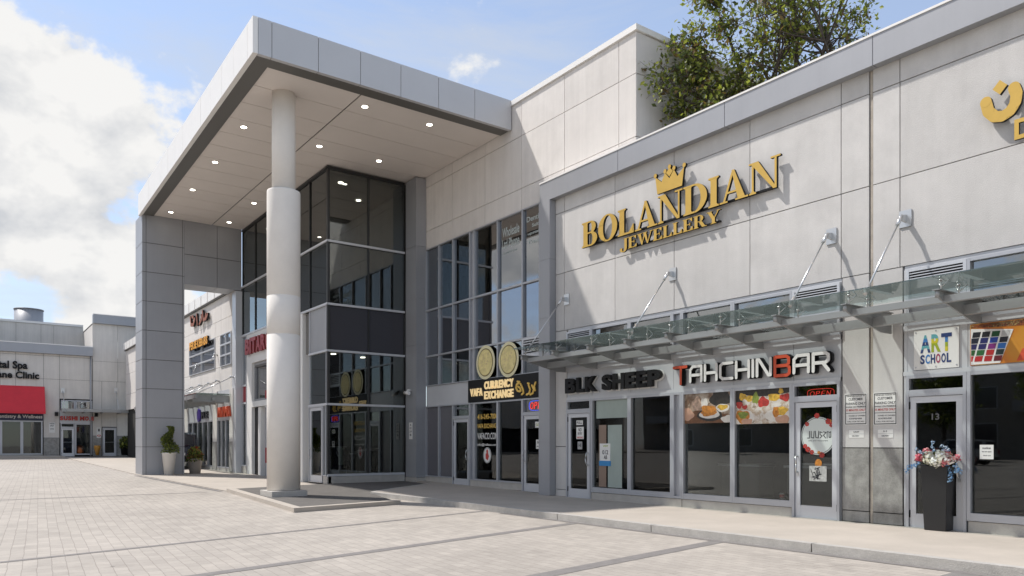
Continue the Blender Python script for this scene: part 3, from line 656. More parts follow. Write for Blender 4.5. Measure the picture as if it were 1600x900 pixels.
letters(blk, 'BLK SHEEP', FW, U(889)+.012, U(1038)+.03, 2.77, 3.19, 0.02, 0.012, [M_white], 0.085, 0.07, 'letter_halo')  # pale enlarged copies added behind the letters to imitate a glow at their edges
thc = thing('two_colour_letter_sign', 'white rounded TAHCHIN BAR letters with red T and B on the grey band', 'sign', (12.65, 9.5, 2.8))
SG = {'T': ([[(0, 1), (0.95, 1)], [(0.52, 1), (0.52, 0)]], 0.98), 'A': ([[(0, 0), (0, 0.78), (0.18, 1), (0.8, 1), (0.8, 0)], [(0, 0.42), (0.8, 0.42)]], 0.8),
      'H': ([[(0, 0), (0, 1)], [(0.8, 0), (0.8, 1)], [(0, 0.48), (0.8, 0.48)]], 0.8), 'C': ([[(0.8, 1), (0.16, 1), (0, 0.86), (0, 0.14), (0.16, 0), (0.8, 0)]], 0.8),
      'I': ([[(0, 0), (0, 1)]], 0.0), 'N': ([[(0, 0), (0, 1), (0.12, 1), (0.70, 0), (0.82, 0), (0.82, 1)]], 0.82),
      'B': ([[(0, 0), (0, 1), (0.66, 1), (0.8, 0.9), (0.8, 0.62), (0.70, 0.52), (0, 0.52)], [(0.70, 0.52), (0.84, 0.40), (0.84, 0.1), (0.70, 0), (0, 0)]], 0.84),
      'R': ([[(0, 0), (0, 1), (0.66, 1), (0.8, 0.88), (0.8, 0.58), (0.66, 0.46), (0, 0.46)], [(0.5, 0.46), (0.82, 0)]], 0.82)}
u = U(1060); word = 'TAHCHINBAR'; tot = sum(SG[c][1] for c in word)+0.26*(len(word)-1); k = (U(1302)-u)/tot
for i, c in enumerate(word):
    big = i in (0, 7); b = MB(); z0 = 2.83 if not big else 2.80; hh = 0.315 if not big else 0.36
    for st in SG[c][0]: b.stroke(FW, [(u+x*k, z0+y*hh) for x, y in st], 0.062, 0.10, 0.15, 0, 1); b.stroke(FW, [(u+x*k, z0+y*hh) for x, y in st], 0.085, 0.03, 0.0985, 1, 1)
    b.build('letter', [M_redor if big else M_white, M_black], thc); u += (SG[c][1]+0.26)*k
# art school sign
art = thing('sign_board', 'white ART SCHOOL board with coloured letters over the door of the right shop', 'sign', (12.7, 5.85, 2.7))
a0, a1 = U(1429), U(1499); z0, z1 = 2.715, 3.37
b = MB(); b.box(FW, a0, a1, z0, z1, 0.0, 0.02); b.build('board', M_white, art)
for x in (a0+0.03, (a0+a1)/2, a1-0.03):
    for z in (z0+0.04, z1-0.04): b = MB(); b.tube(FW.p(x, z, 0.02), FW.p(x, z, 0.026), 0.012); b.build('screw', M_alu, art)
M_b1 = mat('ink_navy', (0.02, 0.045, 0.16), 0.5); M_b2 = mat('ink_teal', (0.12, 0.38, 0.42), 0.5); M_b3 = mat('ink_olive', (0.33, 0.40, 0.02), 0.5); M_b4 = mat('ink_blue', (0.05, 0.20, 0.50), 0.5); M_b5 = mat('ink_yellow', (0.62, 0.55, 0.03), 0.5); M_b6 = mat('ink_magenta', (0.35, 0.05, 0.12), 0.5)
dw = a1-a0
# each big letter is banded in several inks: cut the letter into slices
def banded(ch, u0, u1, v0, v1, inks):
    o = text_mesh(ch, FW, u0, u1, v0, v1, 0.021, 0.003, inks, 'lettering', art, 0.035)
    bm = bmesh.new(); bm.from_mesh(o.data); n = len(inks)
    for i in range(1, n):
        z = v0+(v1-v0)*i/n; bmesh.ops.bisect_plane(bm, geom=bm.verts[:]+bm.edges[:]+bm.faces[:], plane_co=(0, 0, z), plane_no=(0, 0, 1))
    bm.to_mesh(o.data); bm.free()
    for p in o.data.polygons: p.material_index = max(0, min(n-1, int((p.center.z-v0)/(v1-v0)*n)))
banded('A', a0+dw*0.15, a0+dw*0.38, z0+0.27, z0+0.56, [M_b1, M_b2, M_b1, M_b4, M_b2])
banded('R', a0+dw*0.40, a0+dw*0.61, z0+0.27, z0+0.56, [M_b3, M_b3, M_b5, M_b2])
banded('T', a0+dw*0.62, a0+dw*0.85, z0+0.27, z0+0.56, [M_b5, M_b3, M_b4, M_b1])
for i, (ch, mk) in enumerate(zip('SCHOOL', (M_b1, M_b4, M_b1, M_b6, M_b1, M_b1))):
    text_mesh(ch, FW, a0+dw*(0.15+0.118*i), a0+dw*(0.15+0.118*i+0.098), z0+0.09, z0+0.24, 0.021, 0.003, mk, 'lettering', art, 0.03)
# paint-box poster
pst = thing('poster', 'orange and red poster of a paint box and brushes beside the art school board', 'poster', (12.7, 4.3, 2.7))
p0, p1 = U(1517), -3.45
b = MB(); b.box(FW, p0, p1, 2.72, 3.36, -0.004, 0.02); b.build('board', printmat('poster_orange', ((.45, .05, .02), (.60, .22, .02), (.62, .34, .04), (.55, .12, .02), (.60, .28, .03)), 2.2), pst)
b = MB(); b.prism(FW, [(p0+0.01, 2.73), (p0+0.42, 2.73), (p0+0.60, 3.22), (p0+0.01, 3.29)], 0.021, 0.026); b.build('paint_box', M_white, pst)
cols = [(0.015, 0.015, 0.018), (0.012, 0.012, 0.014), (0.01, 0.07, 0.02), (0.5, 0.5, 0.5), (0.012, 0.015, 0.03), (0.015, 0.02, 0.12), (0.02, 0.06, 0.35), (0.012, 0.012, 0.02), (0.02, 0.02, 0.1), (0.02, 0.02, 0.12), (0.20, 0.02, 0.18), (0.03, 0.16, 0.50), (0.02, 0.10, 0.02), (0.02, 0.12, 0.03), (0.42, 0.02, 0.02), (0.02, 0.04, 0.04), (0.5, 0.02, 0.02), (0.45, 0.02, 0.02), (0.42, 0.02, 0.02), (0.12, 0.01, 0.015)]
for i, cc in enumerate(cols):
    r, c = divmod(i, 4); z = 3.15-r*0.092-c*0.006; x = p0+0.03+c*0.135-r*0.026
    b = MB(); b.prism(FW, [(max(p0+0.016, x), z), (x+0.105, z-0.004), (x+0.125, z+0.078), (max(p0+0.016, x+0.015), z+0.082)], 0.0265, 0.029); b.build('paint_pan', mat('paint_%d' % i, cc, 0.4), pst)
b = MB()
for i in range(6):
    x = p0+0.98+0.10*i; b.prism(FW, [(x, 3.12-0.01*i), (x+0.03, 3.13), (x+0.33, 2.75), (x+0.30, 2.74)], 0.021, 0.0245+0.0004*i, i % 2)
b.build('brush', [M_white, M_navy], pst)
b = MB(); b.prism(FW, [(p0+0.01, 3.30), (p0+1.8, 3.20), (p0+1.8, 3.35), (p0+0.01, 3.35)], 0.021, 0.0225); b.build('dark_pattern', printmat('pattern', ((.03, .015, .01), (.35, .10, .03), (.05, .02, .015), (.45, .30, .12), (.12, .02, .015)), 16), pst)
b = MB(); b.prism(FW, [(p0+0.64, 2.74), (p0+1.28, 2.74), (p0+1.1, 2.95), (p0+0.72, 2.92)], 0.021, 0.0222); b.build('red_wash', mat('wash', (0.6, 0.08, 0.03), 0.6, var=0.4, scale=6), pst)

def sheet(name, label, cat, F, u0, u1, v0, v1, w, lines, m=None, border=None, group=None, d=0.004):
    """a notice: board plus text lines (text, rel v0, rel v1, material, rel u0, rel u1)"""
    c = F.p((u0+u1)/2, v0, w); t = thing(name, label, cat, c, group)
    b = MB(); b.box(F, u0, u1, v0, v1, w, w+d); b.build('sheet', m or M_paper, t)
    if border:
        b = MB(); e = 0.014; i = 0.012
        b.box(F, u0+i, u1-i, v0+i, v0+i+e, w+d, w+d+0.001); b.box(F, u0+i, u1-i, v1-i-e, v1-i, w+d, w+d+0.001); b.box(F, u0+i, u0+i+e, v0+i+e, v1-i-e, w+d, w+d+0.001); b.box(F, u1-i-e, u1-i, v0+i+e, v1-i-e, w+d, w+d+0.001)
        b.build('border', border, t)
    for (s, a, c_, mk, ua, ub) in lines:
        text_mesh(s, F, u0+(u1-u0)*ua, u0+(u1-u0)*ub, v0+(v1-v0)*a, v0+(v1-v0)*c_, w+d, 0.001, mk, 'lettering', t, 0.02)
    return t
PK = [('VEHICLES PARKED IN', 0.90, 0.94, M_ink, .08, .92), ('CUSTOMER', 0.78, 0.86, M_ink, .18, .82), ('PARKING ONLY', 0.64, 0.72, M_ink, .06, .94), ('WHILE ON PREMISES', 0.55, 0.60, M_ink, .06, .94), ('15 MINUTES ONLY', 0.44, 0.51, M_red, .08, .94), ('________________', 0.37, 0.385, M_ink, .06, .94),
      ('TOWED AT OWNERS', 0.27, 0.31, M_ink, .18, .92), ('EXPENSE', 0.18, 0.225, M_ink, .22, .78), ('CALL FOR DETAILS', 0.09, 0.13, M_ink, .12, .88)]
sheet('parking_sign', 'white parking notice with red line on the concrete pier, left of the drainpipe joint', 'sign', FW, U(1320), U(1355), V(1337, 664), V(1337, 615), 0.002, PK, border=M_ink)
sheet('parking_sign', 'white parking notice with red line on the concrete pier, right of the drainpipe joint', 'sign', FW, U(1365), U(1402), V(1384, 664), V(1384, 613), 0.002, PK, border=M_ink)
sheet('small_plate', 'small white plate with two lines under the left parking notice', 'sign', FW, U(1327), U(1350), V(1337, 684), V(1337, 672), 0.002, [('UNIT', .65, .85, M_ink, .3, .7), ('______________', .48, .50, M_ink, 0.02, .98), ('DELIVERY', .15, .32, M_ink, .2, .7)])
sheet('small_plate', 'small white plate with two dots and a line under the right parking notice', 'sign', FW, U(1372), U(1396), V(1384, 684), V(1384, 671), 0.002, [('o o', .68, .88, M_ink, .35, .6), ('______________', .48, .50, M_ink, 0.02, .98), ('DELIVERY', .15, .32, M_ink, .25, .75)])

# open sign over the red-and-white shop door
def neon_open(label, F, u0, u1, v0, v1, w, blue=None):
    t = thing('neon_sign', label, 'neon sign', F.p((u0+u1)/2, v0, w))
    for i, ch in enumerate('OPEN'):
        du = (u1-u0)/4; text_mesh(ch, F, u0+du*i+du*0.08, u0+du*(i+1)-du*0.08, v0+0.02, v1-0.02, w, 0.012, M_neon, 'letter', t, -0.015, 0.2)
    b = MB(); n = 30; cu_, cv_ = (u0+u1)/2, (v0+v1)/2
    pts = [F.p(cu_+((u1-u0)/2+0.05)*math.copysign(abs(math.cos(2*math.pi*i/n))**0.5, math.cos(2*math.pi*i/n)), cv_+((v1-v0)/2+0.02)*math.copysign(abs(math.sin(2*math.pi*i/n))**0.5, math.sin(2*math.pi*i/n)), w) for i in range(n+1)]
    b.path(pts, 0.006, 5); b.build('tube_ring', blue or M_neon, t); return t
neon_open('red neon OPEN sign in the small window over the door with the round logo', FW, U(1263), U(1297), V(1280, 620), V(1280, 609), -0.05)

# pictures of food on the two panes
def food(label, F, u0, u1, v0, v1, w, bg, shapes):
    t = thing('food_poster', label, 'poster', F.p((u0+u1)/2, v0, w)); b = MB(); b.box(F, u0, u1, v0, v1, w, w+0.002); b.build('print', bg, t); rr = random.Random(len(shapes))
    for i, (nm, x, y, rx, ry, mk) in enumerate(shapes):
        b = MB(); W_, H_ = u1-u0, v1-v0; n = 26; p1, p2, k1 = rr.uniform(0, 6), rr.uniform(0, 6), (0.04 if nm == 'plate' else 0.13)
        f = lambda a: 1+k1*math.sin(3*a+p1)+k1*.6*math.sin(5*a+p2)
        poly = [(min(u1-.002, max(u0+.002, u0+W_*(x+rx*f(2*math.pi*k/n)*math.cos(2*math.pi*k/n)))), min(v1-.002, max(v0+.002, v0+H_*(y+ry*f(2*math.pi*k/n)*math.sin(2*math.pi*k/n))))) for k in range(n)]
        b.prism(F, poly, w+0.002, w+0.0024+0.0002*i); b.build(nm, mk, t)
    return t
K = lambda n, c, v=0.45: mat('food_'+n, c, 0.4, var=v, scale=17)
cake, brn, dk, plate, grn, rd, skin, yel, cup = K('cake', (0.52, 0.20, 0.03)), K('brown', (0.16, 0.07, 0.03)), K('dark', (0.03, 0.025, 0.02)), K('plate', (0.72, 0.68, 0.62), .08), K('green', (0.20, 0.25, 0.04)), K('red', (0.45, 0.04, 0.03)), K('skin', (0.55, 0.32, 0.22), .1), K('yellow', (0.62, 0.38, 0.05)), K('cup', (0.5, 0.35, 0.26))
food('food photo of an orange cake on a dark plate on a shop pane', FW, U(1070), U(1142), V(1105, 661), V(1105, 609.5), 0.0, printmat('print_cafe', ((.05, .035, .03), (.40, .30, .22), (.16, .09, .05), (.55, .48, .40), (.07, .05, .04)), 5),
     [('dark_part', .78, .75, .22, .26, dk), ('cup', .27, .58, .11, .22, cup), ('cup', .44, .58, .07, .2, plate), ('table', .5, .06, .6, .3, brn), ('plate', .56, .25, .27, .2, dk), ('plate', .55, .27, .22, .14, plate), ('cake', .53, .40, .16, .14, cake), ('cake', .53, .30, .17, .09, cake), ('plate', .83, .44, .14, .12, plate), ('bread', .83, .46, .11, .08, yel), ('hand', .08, .28, .12, .2, skin), ('napkin', .93, .1, .12, .12, plate)])
food('food photo of fruit and red teapot on a white table on a shop pane', FW, U(1149), U(1236), V(1190, 662), V(1190, 606), 0.0, printmat('print_table', ((.60, .55, .48), (.70, .66, .60), (.45, .33, .22), (.68, .62, .56), (.25, .17, .10), (.66, .62, .55)), 7),
     [('dark_part', .5, .92, .6, .14, dk), ('dark_part', .05, .8, .1, .3, dk), ('fruit', .14, .78, .07, .10, yel), ('fruit', .26, .72, .07, .09, yel), ('grapes', .38, .72, .06, .16, grn), ('teapot', .52, .60, .10, .14, rd), ('tomato', .08, .55, .06, .1, rd), ('tomato', .18, .48, .05, .06, rd), ('bread', .72, .72, .12, .10, yel), ('tomato', .9, .70, .09, .1, rd), ('lemon', .83, .88, .04, .08, yel), ('plate', .14, .18, .22, .22, plate), ('salad', .14, .22, .13, .18, cake), ('salad', .15, .26, .09, .1, grn), ('plate', .78, .22, .24, .17, plate), ('pastry', .76, .32, .08, .15, cake), ('pastry', .86, .34, .08, .12, yel), ('hand', .22, .06, .10, .1, skin), ('hand', .86, .10, .12, .12, skin), ('cup', .76, .5, .07, .05, plate)])
# round logo sticker and lower sticker on that door
dz = 1.0
c_u, c_v = U(1278.5), V(1278.5, 681)
t = thing('round_sticker', 'round white logo sticker with red blossoms on the glass door under the neon sign', 'sticker', FW.p(c_u, c_v-.34, .01))
b = MB(); b.disc(FW, c_u, c_v, 0.345, 0.35, 0.006, 0.010); b.build('disc', mat('sticker_mint', (0.62, 0.66, 0.63), 0.6), t)
b = MB()
for i in range(56):
    a = 2*math.pi*i/56; b.tube(FW.p(c_u+.325*math.cos(a), c_v+.33*math.sin(a), .0105), FW.p(c_u+.325*math.cos(a+.11), c_v+.33*math.sin(a+.11), .0105), .004)
b.build('ring', M_ink, t)
LT = [[(-.20, .02), (-.20, -.08), (-.25, -.08)], [(-.16, .02), (-.16, -.07), (-.10, -.08), (-.09, .02)], [(-.06, .02), (-.05, -.07), (.01, -.08), (.02, .02)], [(.10, .0), (.05, .01), (.05, -.03), (.10, -.05), (.05, -.08)], [(.13, .01), (.19, .0), (.13, -.04), (.18, -.08)], [(.215, -.08), (.215, .01), (.245, .01)], [(.30, .01), (.26, .0), (.26, -.07), (.30, -.07), (.30, .01)]]
b = MB()
for s_ in LT: b.stroke(FW, [(c_u+x*.85, c_v+.06+y*1.25) for x, y in s_], .014, .010, .0115)
b.build('lettering', M_ink, t)
text_mesh('cafe and restaurant', FW, c_u-.2, c_u+.2, c_v-.10, c_v-.075, .010, .001, M_ink, 'lettering', t)
for (x, z, r) in ((.2, .26, .05), (.27, .2, .045), (.24, .27, .03), (-.2, -.25, .05), (-.26, -.19, .04), (-.12, -.3, .04), (.08, -.35, .05), (.02, -.31, .03), (-.02, .37, .05), (.33, .06, .03), (-.22, .22, .04)):
    b = MB()
    for k in range(6):
        a = k*math.pi/3+x*9; b.disc(FW, c_u+x+r*.6*math.cos(a), c_v+z+r*.6*math.sin(a), r*.5, r*.5, .0105, .0118+.0002*k, 0, None, 10)
    b.build('blossom', K('red', (0.45, 0.04, 0.03)) if r > .035 else cake, t)
t = sheet('door_sticker', 'white line-drawn cook sticker on the lower pane of the door with the round logo', 'sticker', FW, U(1265), U(1292), V(1278, 752), V(1278, 728), 0.005, [], m=mat('sticker_grey', (0.45, 0.45, 0.43), .6, var=.35, scale=14))
b = MB(); b.disc(FW, U(1279), V(1279, 724), .07, .08, .005, .008); b.build('head', cake, t)
b = MB(); rr = random.Random(3)
for i in range(9):
    p = [(U(1267)+rr.random()*.22, V(1278, 750)+rr.random()*.24) for _ in range(3)]; b.stroke(FW, p, .012, .0095, .0105+.0001*i)
b.build('line_drawing', M_ink, t)
# stickers on the door and window of the left shop
sheet('door_notice', 'small white notice highest on the black-glass door of the left shop', 'notice', FW, U(901), U(911), V(906, 664), V(906, 657), .006, [('PULL', .2, .8, M_ink, .1, .9)])
sheet('door_notice', 'white and red notice in the middle of the left shop door', 'notice', FW, U(901), U(912.5), V(906, 686), V(906, 667), .006, [('NO', .62, .9, M_ink, .3, .7), ('ENTRY', .35, .55, M_ink, .2, .8), ('SMOKING', .05, .2, M_red, .08, .92)])
sheet('door_notice', 'grey square notice below the other two on the left shop door', 'notice', FW, U(903), U(910), V(906, 702), V(906, 690), .006, [('HI', .3, .75, M_ink, .2, .8)], m=mat('notice_grey', (.4, .4, .4), .6))
t = sheet('window_notice', 'white notice with blue foot stuck inside the pane next to the left shop door', 'notice', FW, U(936.5), U(953), V(945, 727), V(945, 693), -.0155, [('VISIT', .84, .93, M_b3, .3, .8), ('012', .5, .7, M_ink, .25, .8), ('AB', .28, .46, M_ink, .4, .7)])
b = MB(); b.box(FW, U(936.5)-.02, U(953)+.02, V(945, 728), V(945, 720), -.0095, -.0075); b.build('foot_band', mat('notice_blue', (.04, .25, .55), .5), t)
# green film, indoor panel and pillar moved onto the pane for light; things inside
M_film = mat('film_and_panel_mint', (.36, .42, .385), .35, var=.08, scale=2); M_pillart = mat('pillar_tan', (.27, .19, .145), .4, var=.1, scale=3)
t = thing('pane_sheets', 'green film, indoor panel and tan pillar laid flat on pane by left shop door', 'film', FW.p(U(957), .45, -.018))
b = MB(); b.box(FW, U(931), U(984), V(957, 653), V(957, 624), -.019, -.017); b.build('header_film', M_film, t)
b = MB(); b.box(FW, U(949), U(971), .44, V(957, 664), -.019, -.017); b.build('panel_on_pane', M_film, t)
b = MB(); b.box(FW, U(935), U(946.5), .44, V(940, 664), -.019, -.017); b.build('pillar_on_pane', M_pillart, t)
b = MB(); b.tube(FW.p(U(1215), .43, -.15), FW.p(U(1215), .43+.12, -.15), .045, .05, 16); o = tag(b.build('cup', M_white), 'small red and white paper cup on the sill inside the window', 'cup')
b = MB(); b.tube(FW.p(U(1215), .455, -.15), FW.p(U(1215), .52, -.15), .049, .0515, 16); b.build('cup_band', M_red, o)
for k, yy in enumerate((12.3, 10.6, 8.9)):
    t = thing('counter', ('grey counter with a raised top behind the second pane', 'grey counter behind the pane with the cake photo', 'grey counter behind the pane with the fruit photo')[k], 'counter', (14.2, yy, .12))
    b = MB(); b.wbox(14.0, 14.5, yy-.5, yy+.5, .118, 1.0); b.build('front', M_intl, t); b = MB(); b.wbox(13.93, 14.55, yy-.55, yy+.55, 1.002, 1.05); b.build('top', M_alu, t)
sheet('pane_notice', 'white paper notice taped inside the large pane right of the black planter', 'notice', FW, U(1530.5), U(1552), V(1540, 717.5), V(1540, 695), -.012, [('notice', .7, .85, M_ink, .2, .8), ('we are open', .45, .55, M_ink, .15, .85), ('thank you', .2, .3, M_ink, .25, .8)])
tag(text_mesh('13', FW, U(1456), U(1468), V(1462, 656), V(1462, 646), .006, .001, mat('number_grey', (.13, .13, .13), .6), 'unit_number', None, .02), 'white unit number 13 on the glass door behind the black planter', 'number')

# ================================================================== ENTRANCE BUILDING (curtain wall and upper wall)
XC = 13.0; FC = FX(XC)
ent = thing('entrance_building', 'tall pale concrete block with a grid of dark glazing behind the big entrance canopy', 'building', (15.0, 19.0, 0))
b = panels(FC, [-23.6, -21.17, -19.25, -17.37, -15.46, -13.40, -12.81], [8.22, 8.84, 10.35, 11.35], alt=(1, 2))
panels(FY(12.81), [13.0, 13.90, 15.6, 17.4, 19.2, 21.0], [8.30, 8.84, 10.35, 11.35], b=b, alt=(1, 2))
cu_ = lambda n, k: mat(n, (0.71*k, 0.672*k, 0.635*k), 0.85, var=0.07, scale=1.2, bump=0.2, bscale=60, streak=0.08, speck=0.04)
b.build('wall', [M_wall2, cu_('upper_concrete_b', .96), cu_('upper_concrete_c', 1.025)], ent)
b = MB(); b.wbox(13.06, 21.0, 12.87, 33.4, 8.3, 11.30); b.build('backing', M_back, ent)
b = MB(); b.box(FC, -23.6, -12.76, 11.36, 11.50, -0.3, 0.05); b.box(FY(12.81), 13.302, 21.0, 11.36, 11.50, -0.3, 0.05); b.box(FC, -23.6, -12.77, 11.35, 11.36, -0.3, 0.0)
b.build('coping', M_fascia, ent)
b = MB()
b.box(FC, -22.86, -16.02, 2.795, 3.475, -0.1, -0.002); b.box(FC, -22.86, -21.07, 0.16, 0.38, -0.1, 0.03, 1); b.box(FC, -20.05, -17.28, 0.16, 0.36, -0.1, 0.03, 1)
b.build('sign_band', [M_signb, M_base], ent)
cY_ = [-22.86, -21.97, -21.07, -20.05, -19.79, -18.52, -17.28, -16.02]
for i in range(7):
    a, c = cY_[i]+.001, cY_[i+1]-.001; sp = (i == 3); gm = M_alu if sp else None
    window(ent, FC, a, c, 6.08, 8.20, 0.028, gl=gm or G_curt); window(ent, FC, a, c, 4.50, 6.08, 0.028, gl=gm or M_spandm); 
    if i < 6: window(ent, FC, a, c, 3.48, 4.50, 0.028, gl=gm or G_curt)
    else: louvre(ent, FC, a, c, 3.98, 4.50); window(ent, FC, a, c, 3.48, 3.98, 0.035, gl=G_curt)
    if i in (0, 1): window(ent, FC, a, c, 0.38, 2.79, 0.035, gl=mat('plum_panel', (0.13, 0.125, 0.14), 0.25, var=.08, scale=.5))
    elif i in (2, 6): door(ent, FC, a, c, 0.15, 2.36, gl=G_shop, hinge='l' if i == 2 else 'r'); window(ent, FC, a, c, 2.36, 2.79, 0.04, gl=G_curt)
    elif sp: window(ent, FC, a, c, 0.36, 2.79, 0.035, gl=M_alu)
    else: window(ent, FC, a, c, 0.36, 2.79, 0.045)
# rooms behind the grid
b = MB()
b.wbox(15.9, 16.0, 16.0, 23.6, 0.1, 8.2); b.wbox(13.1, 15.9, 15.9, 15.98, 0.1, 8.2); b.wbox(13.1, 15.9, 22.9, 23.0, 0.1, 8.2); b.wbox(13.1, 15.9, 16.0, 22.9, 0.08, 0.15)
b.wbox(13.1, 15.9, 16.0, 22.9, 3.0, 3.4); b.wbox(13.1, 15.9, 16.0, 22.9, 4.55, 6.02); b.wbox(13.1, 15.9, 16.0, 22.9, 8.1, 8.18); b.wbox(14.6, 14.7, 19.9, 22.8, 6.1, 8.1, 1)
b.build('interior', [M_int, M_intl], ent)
b = MB()
for (y, x, z) in ((18.9, 13.9, 8.09), (20.3, 13.6, 8.09), (21.6, 14.2, 8.09), (17.0, 14.0, 8.09), (21.0, 13.8, 7.0)): b.tube((x, y, z-.03), (x, y, z), .13, .13, 18)
b.build('ceiling_light', M_lamp, ent)
# grey metal pilaster between curtain wall and glass box
b = MB(); zz = [0.34, 1.45, 3.30, 4.90, 6.50, 8.30, 10.66]
for z0, z1 in zip(zz[:-1], zz[1:]): b.wbox(12.6, 12.99, 22.87, 23.62, z0+.009, z1-.009)
b.wbox(12.615, 12.99, 22.885, 23.61, 0.34, 10.66); b.wbox(12.585, 12.99, 22.86, 23.62, 0.12, 0.335, 1)
b.build('pilaster', [M_panel, M_base], ent)

# ------------------------------------------------------------------ glass box
FBf, FBr = FX(9.76), FY(23.7)
box = thing('glass_lobby', 'dark glass corner lobby under the canopy with black corner post and stone base', 'building', (11.2, 24.5, 0.12))
rows = [(0.47, 2.81, G_box), (2.81, 4.58, G_box), (4.58, 6.12, M_spandb), (6.12, 8.20, G_box), (8.20, 10.60, G_box)]
M_bmul = mat('black_mullion', (0.03, 0.03, 0.03), 0.4)
for z0, z1, g in rows:
    for a, c in ((9.80, 11.22), (11.22, 12.58)): window(box, FBr, a+.001, c-.001, z0, z1, 0.022, gl=g, fm=M_bmul, proud=.02)
for z in (2.81, 4.58, 6.12, 8.20):
    b = MB(); b.box(FBr, 9.70, 12.58, z-.035, z+.035, 0.0, .06); b.build('transom', M_alul, box); b = MB(); b.box(FBf, -25.3 if z < 6 else -33.05, -23.64, z-.035, z+.035, 0.0, .058); b.build('transom', M_alul, box)
b = MB(); b.box(FBr, 9.74, 12.58, 0.425, 0.50, -.06, .05); b.build('transom', M_alul, box)
b = MB(); b.box(FBr, 9.76, 12.58, .08, .42, -.1, .04); b.box(FBf, -24.02, -23.66, .08, .42, -.1, .04); b.build('base', M_base, box)
b = MB(); b.wbox(9.74, 9.80, 23.68, 23.76, .47, 10.6); b.box(FBr, 9.70, 12.58, 10.60, 10.66, -.1, .05); b.box(FBf, -33.05, -23.64, 10.60, 10.66, -.1, .048); b.build('corner_post', M_bmul, box)
fY = [-33.05, -31.31, -29.82, -28.3, -26.8, -25.3, -23.76]
for a, c in zip(fY[:-1], fY[1:]):
    for z0, z1 in ((6.12, 8.20), (8.20, 10.60)): window(box, FBf, a+.001, c-.001, z0, z1, 0.022, gl=G_box, fm=M_bmul, proud=.02)
window(box, FBf, -25.3, -23.78, 2.81, 4.58, .03, gl=G_box, fm=M_alul, proud=.03); window(box, FBf, -25.3, -23.78, 4.58, 6.12, .03, gl=M_panel, fm=M_alul, proud=.03)
door(box, FBf, -25.25, -24.05, .20, 2.79, gl=G_shop, hinge='r'); window(box, FBf, -24.04, -23.78, .43, 2.79, .03, fm=M_alul, gl=G_box)
b = MB(); b.box(FBf, -25.85, -25.3, .16, 6.1, -.5, -.2); b.box(FBf, -26.25, -25.86, .16, 6.1, -.5, .05, 1); b.build('side_panel', [M_panel, M_white], box)
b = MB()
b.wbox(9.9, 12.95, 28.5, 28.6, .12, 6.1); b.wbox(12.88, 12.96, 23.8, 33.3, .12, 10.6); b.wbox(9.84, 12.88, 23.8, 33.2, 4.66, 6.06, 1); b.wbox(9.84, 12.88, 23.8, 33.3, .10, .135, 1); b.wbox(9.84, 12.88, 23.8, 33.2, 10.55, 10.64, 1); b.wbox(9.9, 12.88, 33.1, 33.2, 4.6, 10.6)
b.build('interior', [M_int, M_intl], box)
b = MB()
for (x, y, z) in ((10.6, 24.6, 10.54), (11.9, 26.0, 10.54), (10.5, 25.0, 4.65), (11.8, 25.4, 4.65), (10.9, 30.5, 10.54)): b.tube((x, y, z-.02), (x, y, z), .09, .09, 16)
b.build('ceiling_light', M_lamp, box)
# lobby furniture seen through the glass
t = thing('reception_desk', 'pale reception desk with slanted top behind the lower lobby glass', 'desk', (11.6, 25.3, .135))
b = MB(); b.wbox(11.35, 11.50, 25.0, 25.6, .136, 1.15); b.wbox(12.0, 12.12, 25.0, 25.6, .136, 1.2); b.build('leg', M_intl, t)
b = MB(); b.prism(FY(25.0), [(11.2, 1.12), (12.25, 1.32), (12.25, 1.36), (11.2, 1.16)], -.7, 0.0); b.build('top', M_white, t)
t = thing('clothes_rack', 'low rack with clothes behind the left half of the lower lobby glass', 'rack', (10.7, 25.4, .135))
b = MB(); b.tube((10.2, 25.4, .136), (10.2, 25.4, 1.4), .02); b.tube((11.15, 25.4, .136), (11.15, 25.4, 1.4), .02); b.tube((10.2, 25.4, 1.4), (11.15, 25.4, 1.4), .02); b.build('rail', M_steelL, t)
for i, x in enumerate((10.3, 10.5, 10.66, 10.9, 11.05)):
    b = MB(); b.prism(FY(25.4), [(x-.03, 1.38), (x+.03, 1.38), (x+.12, 1.2), (x+.10, .75-.05*(i % 3)), (x-.10, .75-.05*(i % 3)), (x-.12, 1.2)], -.18, .18); b.build('garment', [M_black, M_intl, M_navy, M_mint, M_black][i], t)

# coin emblems, sign and stickers of the exchange shop
for i, (cx, cy, nm) in enumerate(((761.5, 566.5, 'left'), (797.5, 562, 'right'))):
    u, v = U(cx, XC), V(cx, cy, XC); t = thing('coin_emblem', 'round gold coin emblem on the dark pane, ' + ('left one above the exchange sign' if i == 0 else 'right one near the canopy end'), 'emblem', FC.p(u, v-.5, .06), 'coin emblems on the exchange shop glazing')
    b = MB(); b.disc(FC, u, v, .50, .52, .06, .075); b.build('rim', mat('coin_rim', (.80, .75, .50), .5, var=.08, scale=5), t)
    b = MB(); b.disc(FC, u, v, .41, .43, .0755, .080); b.build('ring', mat('coin_dark', (.20, .15, .05), .5, var=.2, scale=20), t)
    b = MB(); b.disc(FC, u, v, .375, .395, .0805, .086); b.build('face', mat('coin_face', (.78, .66, .30), .5, metal=.0, var=.22, scale=7), t)
    b = MB(); rr = random.Random(i)
    for k in range(16):
        x, z = rr.uniform(-.2, .2), rr.uniform(-.25, .25); b.disc(FC, u+x, v+z, rr.uniform(.012, .045), rr.uniform(.012, .04), .0865, .0885+.0002*k, 0, None, 9)
    for k in range(40):
        a = 2*math.pi*k/40; b.disc(FC, u+.45*math.cos(a), v+.475*math.sin(a), .012, .012, .0755, .0775, 0, None, 6)
    b.build('relief', M_cream, t)['kind'] = 'stuff'
